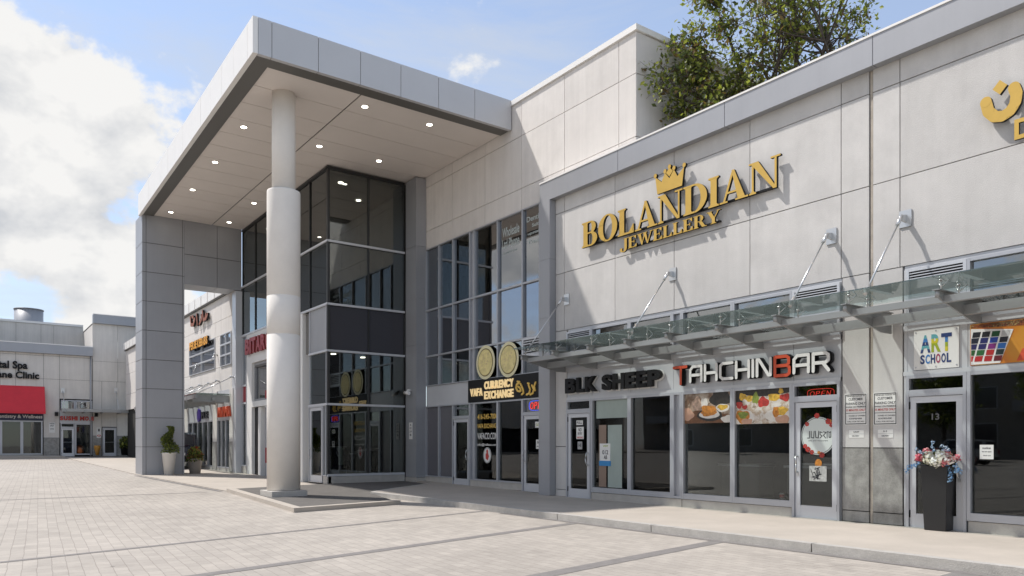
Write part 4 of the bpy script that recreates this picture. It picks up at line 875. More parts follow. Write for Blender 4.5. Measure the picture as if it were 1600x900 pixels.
vf = thing('sign_board', 'black exchange sign with gold VAFA CURRENCY EXCHANGE letters beside the grey edge frame', 'sign', (12.9, 18.0, 2.9))
b = MB(); b.box(FC, -20.10, -16.03, 2.80, 3.49, 0.0, .07); b.build('board', M_black, vf)
letters(vf, 'VAFA', FC, U(738.5, XC), U(757.5, XC), 2.98, 3.22, .071, .03, M_lit, .035)
letters(vf, 'CURRENCY', FC, U(760.5, XC), U(806, XC), 3.16, 3.40, .071, .03, M_lit, .04)
letters(vf, 'EXCHANGE', FC, U(760.5, XC), U(806, XC), 2.86, 3.10, .071, .03, M_lit, .04)
sc_ = lambda L_: [(U(700+x/6.43, XC), V(700+x/6.43, 540+y/6.43, XC)) for x, y in L_]
for st in ([(735, 378), (714, 392), (708, 425), (722, 455), (746, 462), (758, 452), (745, 425), (728, 412)], [(752, 385), (778, 440), (782, 478), (766, 492)], [(835, 400), (850, 440), (842, 480), (815, 494)], [(868, 400), (886, 440), (878, 478), (852, 494)], [(905, 372), (890, 410), (900, 450)], [(722, 362), (742, 366)], [(826, 380), (838, 384)]):
    b = MB(); b.stroke(FC, sc_(st), .055, .071, .095); b.build('letter', M_ylet, vf)
neon_open('blue-ringed red neon OPEN sign partly hidden by the grey edge frame', FC, -16.98, -16.3, 2.46, 2.69, -.015, M_neonb)
t = thing('window_lettering', 'gold and white phone number, web name and crest on the pane under the exchange sign', 'lettering', FC.p(-19.1, .9, 0))
for (s_, z0, z1, mk) in (('416-245-7000', 2.26, 2.42, M_ylet), ('VAFA EXCHANGE', 1.98, 2.12, M_ylet), ('VAFACO.COM', 1.64, 1.84, M_paper), ('info@vafaco.com', 1.42, 1.52, M_paper)): text_mesh(s_, FC, -19.70, -18.60, z0, z1, -.018, .001, mk, 'lettering', t, .015)
b = MB(); b.disc(FC, -19.15, 1.15, .22, .24, -.018, -.0165); b.build('crest', M_paper, t)
b = MB(); b.disc(FC, -19.15, 1.12, .10, .13, -.016, -.0148, 0, None, 5); b.disc(FC, -19.15, 1.27, .05, .06, -.016, -.0146); b.build('crest_flame', M_red, t)
b = MB(); 
for k in range(24):
    a = 2*math.pi*k/24; b.tube(FC.p(-19.15+.2*math.cos(a), 1.15+.22*math.sin(a), -.016), FC.p(-19.15+.2*math.cos(a+.26), 1.15+.22*math.sin(a+.26), -.016), .006)
b.build('crest_ring', M_ink, t)
sheet('door_notice', 'white notice highest on the glass door next to the grey edge frame', 'notice', FC, -16.72, -16.38, 1.95, 2.12, .008, [('CLOSED', .3, .7, M_b3, .12, .88)])
sheet('door_notice', 'white notice lower on the glass door next to the grey edge frame', 'notice', FC, -16.68, -16.40, 1.36, 1.62, .008, [('INFO', .55, .85, M_ink, .2, .8), ('please ring', .2, .35, M_ink, .12, .88)])
t = thing('window_lettering', 'pale lettering high on the upper panes of the exchange block', 'lettering', FC.p(-17.9, 7.0, 0))
for (s_, a, c_, z0, z1) in (('Wholesale', -18.35, -17.5, 7.62, 7.90), ('Ltd Phone', -18.35, -17.5, 7.28, 7.56), ('by appointment', -18.3, -17.6, 7.10, 7.20), ('Dentist', -17.15, -16.4, 7.80, 7.95), ('Suite', -16.9, -16.5, 7.62, 7.72), ('upstairs', -17.1, -16.4, 7.40, 7.50), ('Travel', -17.1, -16.4, 7.15, 7.27)): text_mesh(s_, FC, a, c_, z0, z1, -.018, .001, mat('frost_letter', (.42, .47, .46), .6), 'lettering', t, .02)
t = thing('wall_clock', 'round pale wall clock inside the upper left panes', 'clock', (14.5, 20.6, 6.9))
b = MB(); b.tube((14.59, 20.7, 6.95), (14.54, 20.7, 6.95), .17, .17, 24); b.build('face', M_paper, t); b = MB(); b.box(FX(14.53), -20.71, -20.69, 6.95, 7.08, 0, .005); b.build('hand', M_ink, t)
# camera and call plate on the pilaster
FPl = FX(12.6)
t = thing('security_camera', 'small white security camera on the grey pilaster', 'camera', (12.5, 23.3, 3.2))
b = MB(); b.tube((12.6, 23.3, 3.35), (12.5, 23.3, 3.35), .05); b.tube((12.5, 23.3, 3.35), (12.45, 23.3, 3.30), .025); b.build('mount', M_white, t)
b = MB(); b.tube((12.46, 23.42, 3.28), (12.46, 23.12, 3.24), .06, .06, 16); b.build('body', M_white, t)
sheet('call_plate', 'narrow white directory plate on the grey pilaster', 'plate', FPl, -23.35, -23.12, 1.66, 2.24, .004, [('A', .80, .92, M_ink, .3, .7), ('12', .6, .72, M_ink, .25, .75), ('3-9', .4, .52, M_ink, .2, .8), ('B', .2, .32, M_ink, .3, .7)], d=.012)

# ================================================================== BIG ENTRANCE CANOPY
A_, Bq = Vector((5.5, 17.83, 0)), Vector((5.74, 33.4, 0))
cano = thing('entrance_canopy', 'huge flat white entrance canopy on a square grey pier with lit soffit', 'canopy', (6.6, 33.6, .22))
du = (A_-Bq).normalized(); FFt = Fr(Bq, du, Vector((du.y, -du.x, 0))); LF = (A_-Bq).length
b = MB(); n = 13
ed = [0]+[LF-0.45-(n-1-i)*(LF-0.45)/(n-0) for i in range(n)]+[LF]; ed = sorted(set([round(e, 3) for e in ed if e >= 0]))
for a, c in zip(ed[:-1], ed[1:]): b.box(FFt, a+.006, c-.006, 10.66, 11.52, -.12, PR.uniform(-.002, .002))
b.box(FFt, 0.0, LF-.13, 10.68, 11.50, -.14, -.02, 1)
b.build('front_fascia', [M_fascia, M_panel], cano)
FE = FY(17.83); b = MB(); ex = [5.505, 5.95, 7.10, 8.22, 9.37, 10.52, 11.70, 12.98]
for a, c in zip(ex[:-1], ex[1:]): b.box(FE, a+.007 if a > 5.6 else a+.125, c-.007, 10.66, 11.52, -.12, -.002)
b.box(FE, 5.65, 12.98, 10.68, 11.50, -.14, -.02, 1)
b.build('end_fascia', [M_fascshade, M_trim], cano)
b = MB(); b.zprism([(5.60, 17.95), (12.98, 17.95), (12.98, 33.3), (5.84, 33.3)], 11.42, 11.47); b.build('roof', M_base, cano)
b = MB()
b.zprism([(5.62, 17.955), (12.97, 17.955), (12.97, 18.38), (6.02, 18.38)], 10.672, 10.69); b.zprism([(5.62, 17.955), (6.02, 18.38), (6.25, 33.1), (5.84, 33.35)], 10.673, 10.69)
b.build('soffit_trim', M_trim, cano)
b = MB()
yc = [18.39+i*1.156 for i in range(13)]+[33.09]
yc = [y for y in yc if y < 32.8]+[33.09]
for y0, y1 in zip(yc[:-1], yc[1:]):
    xl0 = 6.03+(y0-18.38)*.0155; xl1 = 6.03+(y1-18.38)*.0155
    b.zprism([(xl0, y0+.012), (8.49, y0+.012), (8.49, y1-.012), (xl1, y1-.012)], 10.70, 10.72); b.zprism([(8.535, y0+.012), (12.97, y0+.012), (12.97, y1-.012), (8.535, y1-.012)], 10.70, 10.72)
b.build('soffit', M_soffit, cano)
b = MB(); b.zprism([(6.0, 18.38), (12.97, 18.38), (12.97, 33.1), (6.2, 33.1)], 10.73, 10.75); b.build('soffit_backing', M_trim, cano)
for (x, y) in ((570, 166), (671, 194), (499, 228), (592, 251), (381, 198), (336, 253), (301, 296), (267, 331), (397, 317), (358, 347)):
    p = onZ(x, y, 10.70); b = MB(); b.tube((p.x, p.y, 10.685), (p.x, p.y, 10.699), .105, .10, 20); o = b.build('downlight', M_white, cano)
    b = MB(); b.tube((p.x, p.y, 10.680), (p.x, p.y, 10.684), .078, .078, 20); b.build('lamp_lens', M_lamp, o)
# pier and lintel
b = MB(); FQ = FY(33.1); pz = [.24, 1.38, 2.55, 3.72, 4.89, 6.06, 7.23, 8.40, 9.57, 10.735]
for z0, z1 in zip(pz[:-1], pz[1:]):
    b.box(FQ, 5.83, 5.965, z0+.011, z1-.011, -1.4, 0); b.box(FQ, 5.985, 7.335, z0+.011, z1-.011, -1.4, PR.uniform(-.003, .001)); b.box(FQ, 7.355, 7.42, z0+.011, z1-.011, -1.4, -.002)
b.box(FQ, 5.845, 7.405, .2, 10.73, -1.385, -.02, 1)
b.build('pier', [M_panel, M_trim], cano)
b = MB()
for a, c in ((7.425, 8.72), (8.73, 9.74)):
    for z0, z1 in ((8.08, 9.32), (9.33, 10.735)): b.box(FQ, a, c-.01, z0+.008, z1-.008, -1.2, 0)
b.box(FQ, 7.43, 9.73, 8.10, 10.73, -1.19, -.02, 1)
b.build('lintel', [M_panel, M_trim], cano)
b = MB(); b.box(FQ, 5.84, 7.41, .16, .235, -1.39, -.02); b.build('pier_base', M_dark, cano)

col = thing('round_column', 'thick white round column with a slimmer upper shaft on a square concrete plinth', 'column', (6.85, 19.6, .15))
b = MB(); b.lathe((6.85, 19.6, 0), [(.425, .30), (.425, 4.34), (.418, 4.345), (.418, 4.36), (.425, 4.365), (.425, 5.35), (.419, 5.355), (.419, 5.365), (.425, 5.37), (.425, 8.08), (.418, 8.12), (.305, 8.13)], 64); b.lathe((6.85, 19.6, 0), [(.40, .27), (.40, .30)], 64); b.build('lower_shaft', M_col, col)
b = MB(); b.lathe((6.85, 19.6, 0), [(.30, 8.12), (.30, 10.70)], 64); b.build('upper_shaft', M_col, col)
b = MB(); b.wbox(6.38, 7.32, 19.13, 20.07, .10, .285); b.build('plinth', M_base, col, .012)

# ------------------------------------------------------------------ white shop set into the lobby side, beyond the column
sh = thing('white_shopfront', 'white framed shopfront with red letters seen beside the round column', 'building', (9.9, 30.0, .2))
b = MB(); b.box(FBf, -32.36, -26.3, 4.85, 6.08, -.3, .03); b.box(FBf, -32.36, -31.7, .2, 4.85, -.3, .03); b.box(FBf, -27.0, -26.3, .2, 4.85, -.3, .03); b.box(FBf, -31.7, -27.0, 3.02, 3.25, -.3, .03); b.box(FBf, -31.1, -30.75, .2, 3.0, -.25, -.05)
b.build('frame', M_white, sh)
window(sh, FBf, -31.68, -29.3, 3.26, 4.84, .09, gl=G_curt, w=-.12, fm=M_panel); window(sh, FBf, -29.28, -27.02, 3.26, 4.84, .09, gl=G_curt, w=-.12, fm=M_panel)
b = MB(); b.box(FBf, -31.69, -31.15, .2, 3.0, -.2, -.1, 0); b.box(FBf, -31.12, -30.1, .2, 3.0, -.28, -.22, 1); b.build('door_leaf', [M_black, M_panel], sh)
window(sh, FBf, -29.9, -27.05, .25, 3.0, .06, gl=G_curt, w=-.1)
b = MB(); b.box(FBf, -29.98, -29.9, .2, 3.0, -.3, .0); b.build('jamb', M_alul, sh)
b = MB(); b.box(FBf, -30.0, -29.75, .75, 1.35, -.02, .02); b.box(FBf, -29.98, -29.8, 3.30, 3.62, -.02, .03); b.build('red_panel', mat('red_panel', (.35, .03, .04), .5), sh)
window(sh, FBf, -33.04, -32.38, 3.97, 6.10, .04, gl=G_curt, fm=M_alul); window(sh, FBf, -33.04, -32.38, 3.25, 3.96, .02, gl=mat('red_panel', (.35, .03, .04), .5), fm=M_alul); window(sh, FBf, -33.04, -32.38, .55, 3.24, .05, gl=G_shop, fm=M_alul)
b = MB(); b.box(FBf, -33.05, -32.38, .18, .54, -.1, .05); b.build('sill', M_base, sh)
bi = thing('red_letter_sign', 'red BITARO letters on the white shopfront beside the round column', 'sign', (9.65, 30.6, 5.2))
letters(bi, 'BITARO', FBf, -32.2, -29.0, 5.22, 5.86, .06, .10, [mat('sign_crimson', (.36, .025, .03), .4), mat('dark_red', (.2, .02, .02), .4)], .05)

# ================================================================== REAR WING BEYOND THE PORTAL
XR = 9.5; FR = FX(XR); UR = lambda x: U(x, XR); VR = lambda x, y: V(x, y, XR)
rear = thing('rear_shop_building', 'sunlit white two-storey shop wing seen through the portal opening', 'building', (11.0, 45.0, .3))
zc = 8.12
w1 = (UR(297), UR(336.5)); w2 = (UR(345.5), -33.75); wz0, wz1 = 4.98, 6.42
b = MB(); us = [-60, -52, w1[0]-1.9, w1[0], w1[1], w2[0], w2[1], -33.3]
panels(FR, us, [wz1, 7.1, zc], b=b); panels(FR, us, [3.9, wz0], b=b); panels(FR, us, [wz0, wz1], b=b, skip=lambda i, j: i in (3, 5))
b.build('wall', M_wall2, rear)
b = MB(); b.wbox(9.62, 9.7, 33.4, 60, .1, 3.9); b.wbox(9.57, 9.63, 33.4, 60, 3.9, zc); b.wbox(9.57, 20, 33.5, 60, zc, 8.3); b.build('backing', M_int, rear)
b = MB(); b.box(FR, -60, -33.4, zc, zc+.05, -.2, .10, 1); b.box(FR, -60, -33.4, zc+.052, zc+.55, -.2, .14)
for i in range(22): b.box(FR, -60+1.2*i, -59.98+1.2*i, zc+.06, zc+.54, .14, .16)
b.build('parapet', [M_fascia, M_trim], rear)
for (a, c) in (w1, w2):
    m_ = (a+c)/2; h = (wz1-wz0)/3
    for k in range(3):
        window(rear, FR, a, m_-.002, wz0+h*k, wz0+h*(k+1)-.002, .035, gl=M_spandm, fm=M_alul); window(rear, FR, m_+.002, c, wz0+h*k, wz0+h*(k+1)-.002, .035, gl=M_spandm, fm=M_alul)
b = MB(); b.wbox(8.0, 9.45, 33.6, 47.5, 3.62, 3.66); b.build('canopy_glass', G_can, rear)
b = MB(); b.wbox(7.95, 8.05, 33.6, 47.5, 3.42, 3.58); b.wbox(8.7, 8.8, 33.6, 47.5, 3.36, 3.50)
for i in range(13): b.wbox(7.95, 9.48, 33.9+i*1.1, 33.96+i*1.1, 3.30, 3.60)
b.build('canopy_frame', M_steel, rear)
for x, y in ((303, 606), (316, 603), (330, 600), (343, 596), (366, 590), (312, 571), (340, 555)):
    p = onX(x, y, XR); b = MB(); b.tube(p, p+Vector((-.18, 0, .05)), .04); b.tube(p+Vector((-.15, 0, 0)), (8.05, p.y, 3.66) if y > 575 else p+Vector((-.3, 0, -.3)), .02); b.build('tie_rod', M_steelL, rear)
for a, c in ((-33.9, -33.4), (-36.6, -35.9), (-42.2, -41.4), (-47.0, -46.3)):
    b = MB(); b.box(FR, a, c, .3, 3.9, -.1, .06); b.box(FR, a, c, .3, 1.6, .061, .08, 1); b.build('pillar', [M_wall2, M_stone], rear)
b = MB(); b.wbox(9.48, 9.78, 33.08, 33.6, .1, 8.05); b.build('end_post', M_alul, rear)
def rshop(y0, y1, n):
    a = -y1; st = (y1-y0)/n
    for k in range(n): window(rear, FR, a+st*k+.002, a+st*(k+1)-.002, .42, 2.6, .06, gl=G_shop)
    b = MB(); b.box(FR, -y1, -y0, 2.6, 3.9, -.1, .02); b.box(FR, -y1, -y0, .25, .42, -.1, .04, 1); b.build('sign_band', [M_signb, M_base], rear)
rshop(33.9, 35.9, 3); rshop(36.6, 41.4, 5); rshop(42.2, 46.3, 4)
t = thing('persian_letter_sign', 'dark orange Persian word over golden latin letters on the sunlit rear wing', 'sign', (9.4, 41.5, 6.3))
sc2 = lambda L_: [(UR(280+x/5.63), VR(280+x/5.63, 440+y/5.63)) for x, y in L_]
for st in ([(125, 320), (130, 385), (150, 380), (158, 335)], [(150, 385), (165, 330)], [(180, 295), (186, 380)], [(205, 375), (225, 330), (222, 300)], [(232, 265), (240, 340), (255, 330), (262, 290)], [(262, 330), (276, 290)], [(150, 315), (140, 312)]):
    b = MB(); b.stroke(FR, sc2(st), .16, .05, .15, 0, 1); b.build('letter', [mat('rust_face', (.28, .08, .03), .5), M_black], t)
letters(t, 'PERSE KEBABS', FR, UR(300.5), UR(329), 6.22, 6.62, .05, .1, [mat('amber_face', (.75, .34, .03), .5), M_black], .05)
t = thing('red_letter_sign', 'small red letters on the rear wing under its glass canopy', 'sign', (9.4, 36.5, 2.8))
letters(t, 'MWMA', FR, UR(344), UR(364), 2.70, 3.15, .04, .08, M_redor, .06)
t = thing('logo_sign', 'purple emblem and dark letters under the canopy of the rear wing', 'sign', (9.4, 41.8, 2.8))
b = MB(); b.disc(FR, UR(313), 2.9, .30, .34, .03, .1, 0, None, 7); b.build('emblem', mat('purple_face', (.06, .03, .30), .4), t)
letters(t, 'FLE', FR, UR(317), UR(327), 2.72, 3.05, .03, .06, M_ink, .05)

# ================================================================== FAR BUILDING AT THE LEFT
YF = 61.0; FF = FY(YF); UF = lambda x: onY(x, 600, YF).x; VF = lambda x, y: onY(x, y, YF).z
far = thing('clinic_building', 'long grey concrete building across the plaza at left with a stepped grey roofline', 'building', (0, 63, .6))
g0 = .62; hx = UF(144.5)
zlow, zhi = VF(144, 557), VF(145, 505)
b = MB()
usl = [-34, -28, -22, -16, -10, -6.2, -3.4, -.9, UF(0), UF(24.5), UF(68), UF(93), UF(144.3)]
zj = [VF(72, 592), VF(72, 556), zlow]
z_aw = VF(35, 655)
panels(FF, usl, zj, b=b); panels(FF, [usl[-3], usl[-2]], [g0+1.3, zj[0]], b=b); panels(FF, [usl[-3], usl[-2]], [g0, g0+1.3], b=b, m=1)
panels(FF, usl[:-2], [VF(35, 658), zj[0]], b=b, w1=-.002)
panels(FF, [UF(93), UF(144.3)], [VF(93, 623), zj[0]], b=b)
usr = [UF(144.8), UF(184), UF(215), 13]
panels(FF, usr, [VF(144, 595), VF(144, 564), zhi], b=b); panels(FF, [usr[0], UF(159)], [g0+1.45, VF(144, 595)], b=b); panels(FF, [usr[0], UF(159)], [g0, g0+1.45], b=b, m=1)
panels(FF, [UF(182.5), 13], [g0+1.45, VF(144, 595)], b=b); panels(FF, [UF(182.5), 13], [g0, g0+1.45], b=b, m=1); panels(FF, [UF(159), UF(182.5)], [VF(160, 667), VF(144, 595)], b=b)
b.build('wall', [M_wallfar, M_stone], far)
b = MB(); b.wbox(-34, 13, 61.5, 61.6, .4, zlow); b.wbox(-34, hx, 61.06, 68, zlow-.1, zlow); b.wbox(hx, 13, 61.06, 70, zhi-.1, zhi); b.wbox(-34, 13, 61.0, 61.5, .3, g0-.01); b.build('backing', M_int, far)
b = MB(); b.box(FF, -34, hx-.01, zlow, zlow+.62, -.3, .25); b.box(FF, -34, hx-.01, zlow+.622, zlow+.68, -.3, .27, 1); b.box(FF, hx+.02, 13, zhi, zhi+.62, -.3, .2); b.box(FF, hx+.02, 13, zhi+.622, zhi+.67, -.3, .22, 1); b.build('coping', [M_cop, M_fascia], far)
b = panels(FY(66), [-34, -28, -22, -16, -10, -6, -2, 1.5, UF(25)*66/61, UF(64)*66/61, UF(84)*66/61, hx], [7.5, 8.9, VF(60, 506)*1.07])
b.build('upper_wall', M_wallfar, far)
b = MB(); b.wbox(-34, hx, 66.07, 72, 7.5, VF(60, 506)*1.07-.05); b.build('upper_backing', M_back, far)
b = MB(); b.box(FY(66), -34, hx-.02, VF(60, 506)*1.07+.002, VF(60, 506)*1.07+.16, -.3, .06); b.build('upper_coping', M_fascia, far)
b = MB(); b.wbox(hx, hx+.25, 61.05, 67, zlow-.1, zhi); b.build('side_wall', M_wall2, far)
p = onY(45, 496, 70); b = MB(); b.tube((p.x, 70, 8), (p.x, 70, p.z+.55), .98, .98, 32); b.tube((p.x, 70, p.z+.55), (p.x, 70, p.z+.62), 1.02, 1.02, 32); b.build('roof_vent', M_panel, far)
for (x, y, w_, h_) in ((-6, 69, 1.6, 1.0), (-12, 70, 2.4, 1.3)): b = MB(); b.wbox(x, x+w_, y, y+1.5, 10.2, 10.5+h_); b.wbox(x-.05, x+w_+.05, y-.05, y+1.55, 10.5+h_, 10.56+h_); b.build('roof_unit', M_panel, far)
b = MB(); b.tube((hx-.12, 60.93, g0), (hx-.12, 60.93, zlow), .05); b.build('downpipe', M_cop, far)
for x in (88, 150): b = MB(); b.box(FF, UF(x)-.1, UF(x)+.1, VF(90, 650), VF(90, 644), .005, .16); b.build('wall_light', M_black, far)
zt = VF(30, 657)
for a, c in ((UF(-60), UF(-30)), (UF(-30), UF(1)), (UF(1), UF(34)), (UF(34), UF(66.5))): window(far, FF, a+.003, c-.003, g0+.15, zt, .08)
b = MB(); b.box(FF, UF(-60), UF(67), g0, g0+.15, -.1, .03); b.build('plinth', M_base, far)
door(far, FF, UF(94.5), UF(116.5), g0, VF(100, 668)); window(far, FF, UF(94.5), UF(116.5), VF(100, 668), VF(100, 661), .06); window(far, FF, UF(117), UF(144), g0+.1, VF(130, 661.5), .09)
b = MB(); b.box(FF, UF(93.5), UF(144), VF(100, 661), VF(100, 641), -.1, .02); b.build('sign_band', M_signb, far)
for a, c in ((95, 117), (117.5, 144)): window(far, FF, UF(a), UF(c), VF(100, 641), VF(100, 625), .07, gl=G_curt)
door(far, FF, UF(160), UF(182), g0, VF(160, 668))
b = MB(); b.wbox(UF(93), UF(214), 59.6, 59.72, VF(144, 645), VF(144, 641)); b.wbox(UF(93), UF(214), 59.6, 60.9, VF(144, 641), VF(144, 640.4)); 
for x in (98, 128, 156, 183, 208): b.wbox(UF(x), UF(x)+.06, 59.5, 60.98, VF(144, 646), VF(144, 642))
b.build('canopy_frame', M_steel, far)
for x in (98, 181): b = MB(); b.tube((UF(x), 60.98, VF(x, 610)), (UF(x), 59.7, VF(x, 641)), .025); b.wbox(UF(x)-.12, UF(x)+.12, 60.93, 60.99, VF(x, 614), VF(x, 606)); b.build('tie_rod', M_steelL, far)
aw = thing('awning', 'bright red sloping fabric awning over the clinic windows', 'awning', (2.5, 60.5, 3.8))
za0, za1 = VF(35, 644), VF(35, 603)
b = MB(); F = Fr((UF(-70), YF, 0), (0, -1, 0), (-1, 0, 0)); wA = UF(69.5)-UF(-70)
b.prism(F, [(0.01, za1), (.04, za1), (.95, za0+.03), (.95, za0-.12), (.93, za0-.12), (.93, za0), (0.01, za0+.1)], -wA, 0); b.build('fabric', M_awn, aw)
nb = thing('sign_board', 'navy board with white letters under the red awning', 'sign', (2.5, 60.9, 3.2))
b = MB(); b.box(FF, UF(-60), UF(67.5), VF(35, 657), VF(35, 644.5), .02, .09); b.build('board', M_navy, nb)
text_mesh('Dentistry & Wellness', FF, UF(-8), UF(66), VF(35, 655), VF(35, 648), .092, .02, M_paper, 'lettering', nb, .02)
t = thing('black_letter_sign', 'black Spa and Clinic letters on the grey wall above the red awning', 'sign', (1.5, 60.9, 5.9))
text_mesh('Dental Spa', FF, UF(-32), UF(43), VF(20, 579.5), VF(20, 564), .05, .08, M_black, 'lettering', t, .03); text_mesh('Hane Clinic', FF, UF(-16), UF(61), VF(20, 591), VF(20, 580), .05, .08, M_black, 'lettering', t, .03)
t = thing('red_letter_sign', 'dark red SUSHI MOJI letters over the small far door', 'sign', (6.8, 60.9, 3.1))
letters(t, 'SUSHI MOJI', FF, UF(93.5), UF(146), VF(118, 657), VF(118, 650.5), .03, .08, [M_red, mat('dark_red', (.2, .02, .02), .4)], .05, .14)
sheet('wall_notice', 'stack of white notices on the far wall between awning windows and the sushi door', 'notice', FF, UF(76.5), UF(86), VF(80, 676), VF(80, 660), .01, [('PARKING', .82, .95, M_ink, .1, .9), ('ONLY', .6, .75, M_ink, .2, .8), ('NOTICE', .3, .42, M_ink, .2, .8)])
sheet('wall_notice', 'white notice left of the single far door', 'notice', FF, UF(151), UF(158), VF(155, 684), VF(155, 668), .01, [('M', .6, .9, M_ink, .3, .7), ('o', .1, .3, M_red, .1, .9)])

# ================================================================== PLANTS AND PLANTERS
def leafmat(name, c, tr=0.35):
    m = bpy.data.materials.new(name); m.use_nodes = True; nt = m.node_tree; N = nt.nodes; L = nt.links
    b = N['Principled BSDF']; b.inputs['Roughness'].default_value = 0.55; b.inputs['Base Color'].default_value = (*c, 1)
    t = N.new('ShaderNodeBsdfTranslucent'); t.inputs[0].default_value = (c[0]*1.6, c[1]*1.7, c[2]*1.1, 1)
    mx = N.new('ShaderNodeMixShader'); mx.inputs[0].default_value = tr; L.new(b.outputs[0], mx.inputs[1]); L.new(t.outputs[0], mx.inputs[2]); L.new(mx.outputs[0], N['Material Output'].inputs[0]); return m
LV = [leafmat('leaf_mid', (.15, .18, .035)), leafmat('leaf_dark', (.07, .09, .025)), leafmat('leaf_bright', (.27, .29, .055)), leafmat('leaf_brown', (.15, .10, .04))]
M_bark = mat('bark', (.10, .08, .065), .9, var=.3, scale=8, bump=.5, bscale=30)
def leafquad(b, p, s, rr, m, up=None):
    n = Vector((rr.gauss(0, 1), rr.gauss(0, 1), rr.gauss(0, 1)+.4)).normalized(); a = n.orthogonal().normalized(); a.rotate(Matrix.Rotation(rr.uniform(0, 6.28), 3, n)); c = n.cross(a); l = s*rr.uniform(.55, 1.5); w = l*.55
    b.quadv([p-a*l*.5, p+c*w*.5+n*l*.06, p+a*l*.5, p-c*w*.5+n*l*.06], m)
def bush(shape, n, size, rr, weights=(5, 3, 2, 0)):
    """shape(rr) -> point; leaves through the volume"""
    b = MB(); ws = [i for i, w in enumerate(weights) for _ in range(w)]
    for _ in range(n): leafquad(b, shape(rr), size, rr, rr.choice(ws))
    return b
def round_pot(name, label, x, y, z, r0, r1, h, m, seg=36, group=None):
    t = thing(name, label, 'planter', (x, y, z)); b = MB(); b.lathe((x, y, z), [(r0, 0), (r1, h-.03), (r1+.012, h-.03), (r1+.012, h), (r1-.035, h), (r1-.04, h-.06)], seg); b.build('pot', m, t); return t
p = round_pot('planter', 'tall white tapered planter with a spiral evergreen by the grey pier', 6.72, 32.55, gz(32.5)+.03, .18, .265, .90, M_white)
b = MB(); b.lathe((6.72, 32.55, gz(32.5)+.85), [(.23, 0), (.2, .01)], 20); b.tube((6.72, 32.55, 1.1), (6.74, 32.55, 2.1), .02); b.build('soil', M_bark, p)
def spiral(rr):
    h = rr.random()**.8; a = rr.uniform(0, 6.28)
    lobe = .37*(1-h)**.6 if h < .42 else (.21+.06*math.sin((h-.42)*11))*(1.2-.6*h)
    q = lobe*math.sqrt(rr.random())*1.0; off = .09*math.sin(h*9)
    return Vector((6.72+off+q*math.cos(a), 32.55+q*math.sin(a), gz(32.5)+.90+h*1.08))
bush(spiral, 2400, .075, random.Random(5), (5, 4, 1, 0)).build('foliage', LV, p)
p = round_pot('planter', 'short taupe planter with a yellow and red leafed shrub beside the portal opening', 7.93, 33.5, gz(33.5)+.03, .215, .285, .62, mat('taupe', (.50, .45, .405), .6, var=.05))
def dome(cx, cy, cz, rx, rz):
    def f(rr):
        a = rr.uniform(0, 6.28); e = math.asin(rr.uniform(-.1, 1)); q = rr.uniform(.55, 1.05)
        return Vector((cx+rx*q*math.cos(a)*math.cos(e), cy+rx*q*math.sin(a)*math.cos(e), cz+rz*q*math.sin(e)))
    return f
LV2 = [leafmat('shrub_green', (.12, .15, .03)), leafmat('shrub_lime', (.28, .30, .05)), leafmat('shrub_red', (.22, .07, .03)), leafmat('shrub_dark', (.05, .07, .02))]
bush(dome(7.93, 33.5, gz(33.5)+.60, .34, .56), 700, .10, random.Random(8), (4, 3, 3, 2)).build('foliage', LV2, p)
p = round_pot('planter', 'small dark planter with a spiky plant in front of the far grey wall', onY(196, 700, 60.3).x, 60.3, gz(60.3)+.12, .26, .33, .62, M_black)
bush(dome(onY(196, 700, 60.3).x, 60.3, gz(60.3)+.72, .42, .75), 300, .22, random.Random(9), (4, 4, 1, 0)).build('foliage', LV, p)
x = onY(152, 700, 60.5).x
b = MB(); b.lathe((x, 60.5, gz(60.5)+.12), [(.10, 0), (.13, .25), (.22, .55), (.20, .68), (.16, .70)], 24); o = tag(b.build('vase', mat('ochre', (.50, .24, .04), .6, var=.2, scale=6)), 'ochre yellow vase beside the far single door', 'vase')
# orange barrel-like pots inside the sushi window
b = MB(); x = UF(125); b.lathe((x, 61.25, g0+.1), [(.22, 0), (.28, .25), (.24, .5), (.1, .7)], 16); tag(b.build('pot', mat('terracotta', (.40, .12, .03), .6)), 'orange pot behind the far shop window', 'pot')

# black square planter with artificial flowers
bx = onZ(1477.5, 831, .12); cx, cy = bx.x+.165, bx.y+.165
bp = thing('planter', 'tall black square planter full of pink, white and blue flowers before the glass door', 'planter', (cx, cy, .12))
b = MB(); b.lathe((cx, cy, .123), [(.165*1.414, 0), (.205*1.414, 1.03), (.175*1.414, 1.03), (.16*1.414, .9)], 4); b.build('pot', mat('black_planter', (.017, .017, .018), .45), bp, .008)
def fl(x, y, dx=0.0): q = onX(x, y, cx-.08+dx); return q
rr = random.Random(21)
def petal_ball(c, r, n, mats, name):
    b = MB()
    for i in range(n):
        d = Vector((rr.gauss(0, 1), rr.gauss(0, 1), rr.gauss(0, 1))).normalized(); k = rr.uniform(.35, 1.0); p_ = c+d*r*k
        a = d.orthogonal().normalized(); a.rotate(Matrix.Rotation(rr.uniform(0, 6.28), 3, d)); e = d.cross(a); s = r*rr.uniform(.45, .7)
        tip = d*s*.35
        b.quadv([p_-a*s*.5, p_-e*s*.45+tip*.5, p_+a*s*.5+tip, p_+e*s*.45+tip*.5], i % len(mats), True)
    return b.build(name, mats, bp)
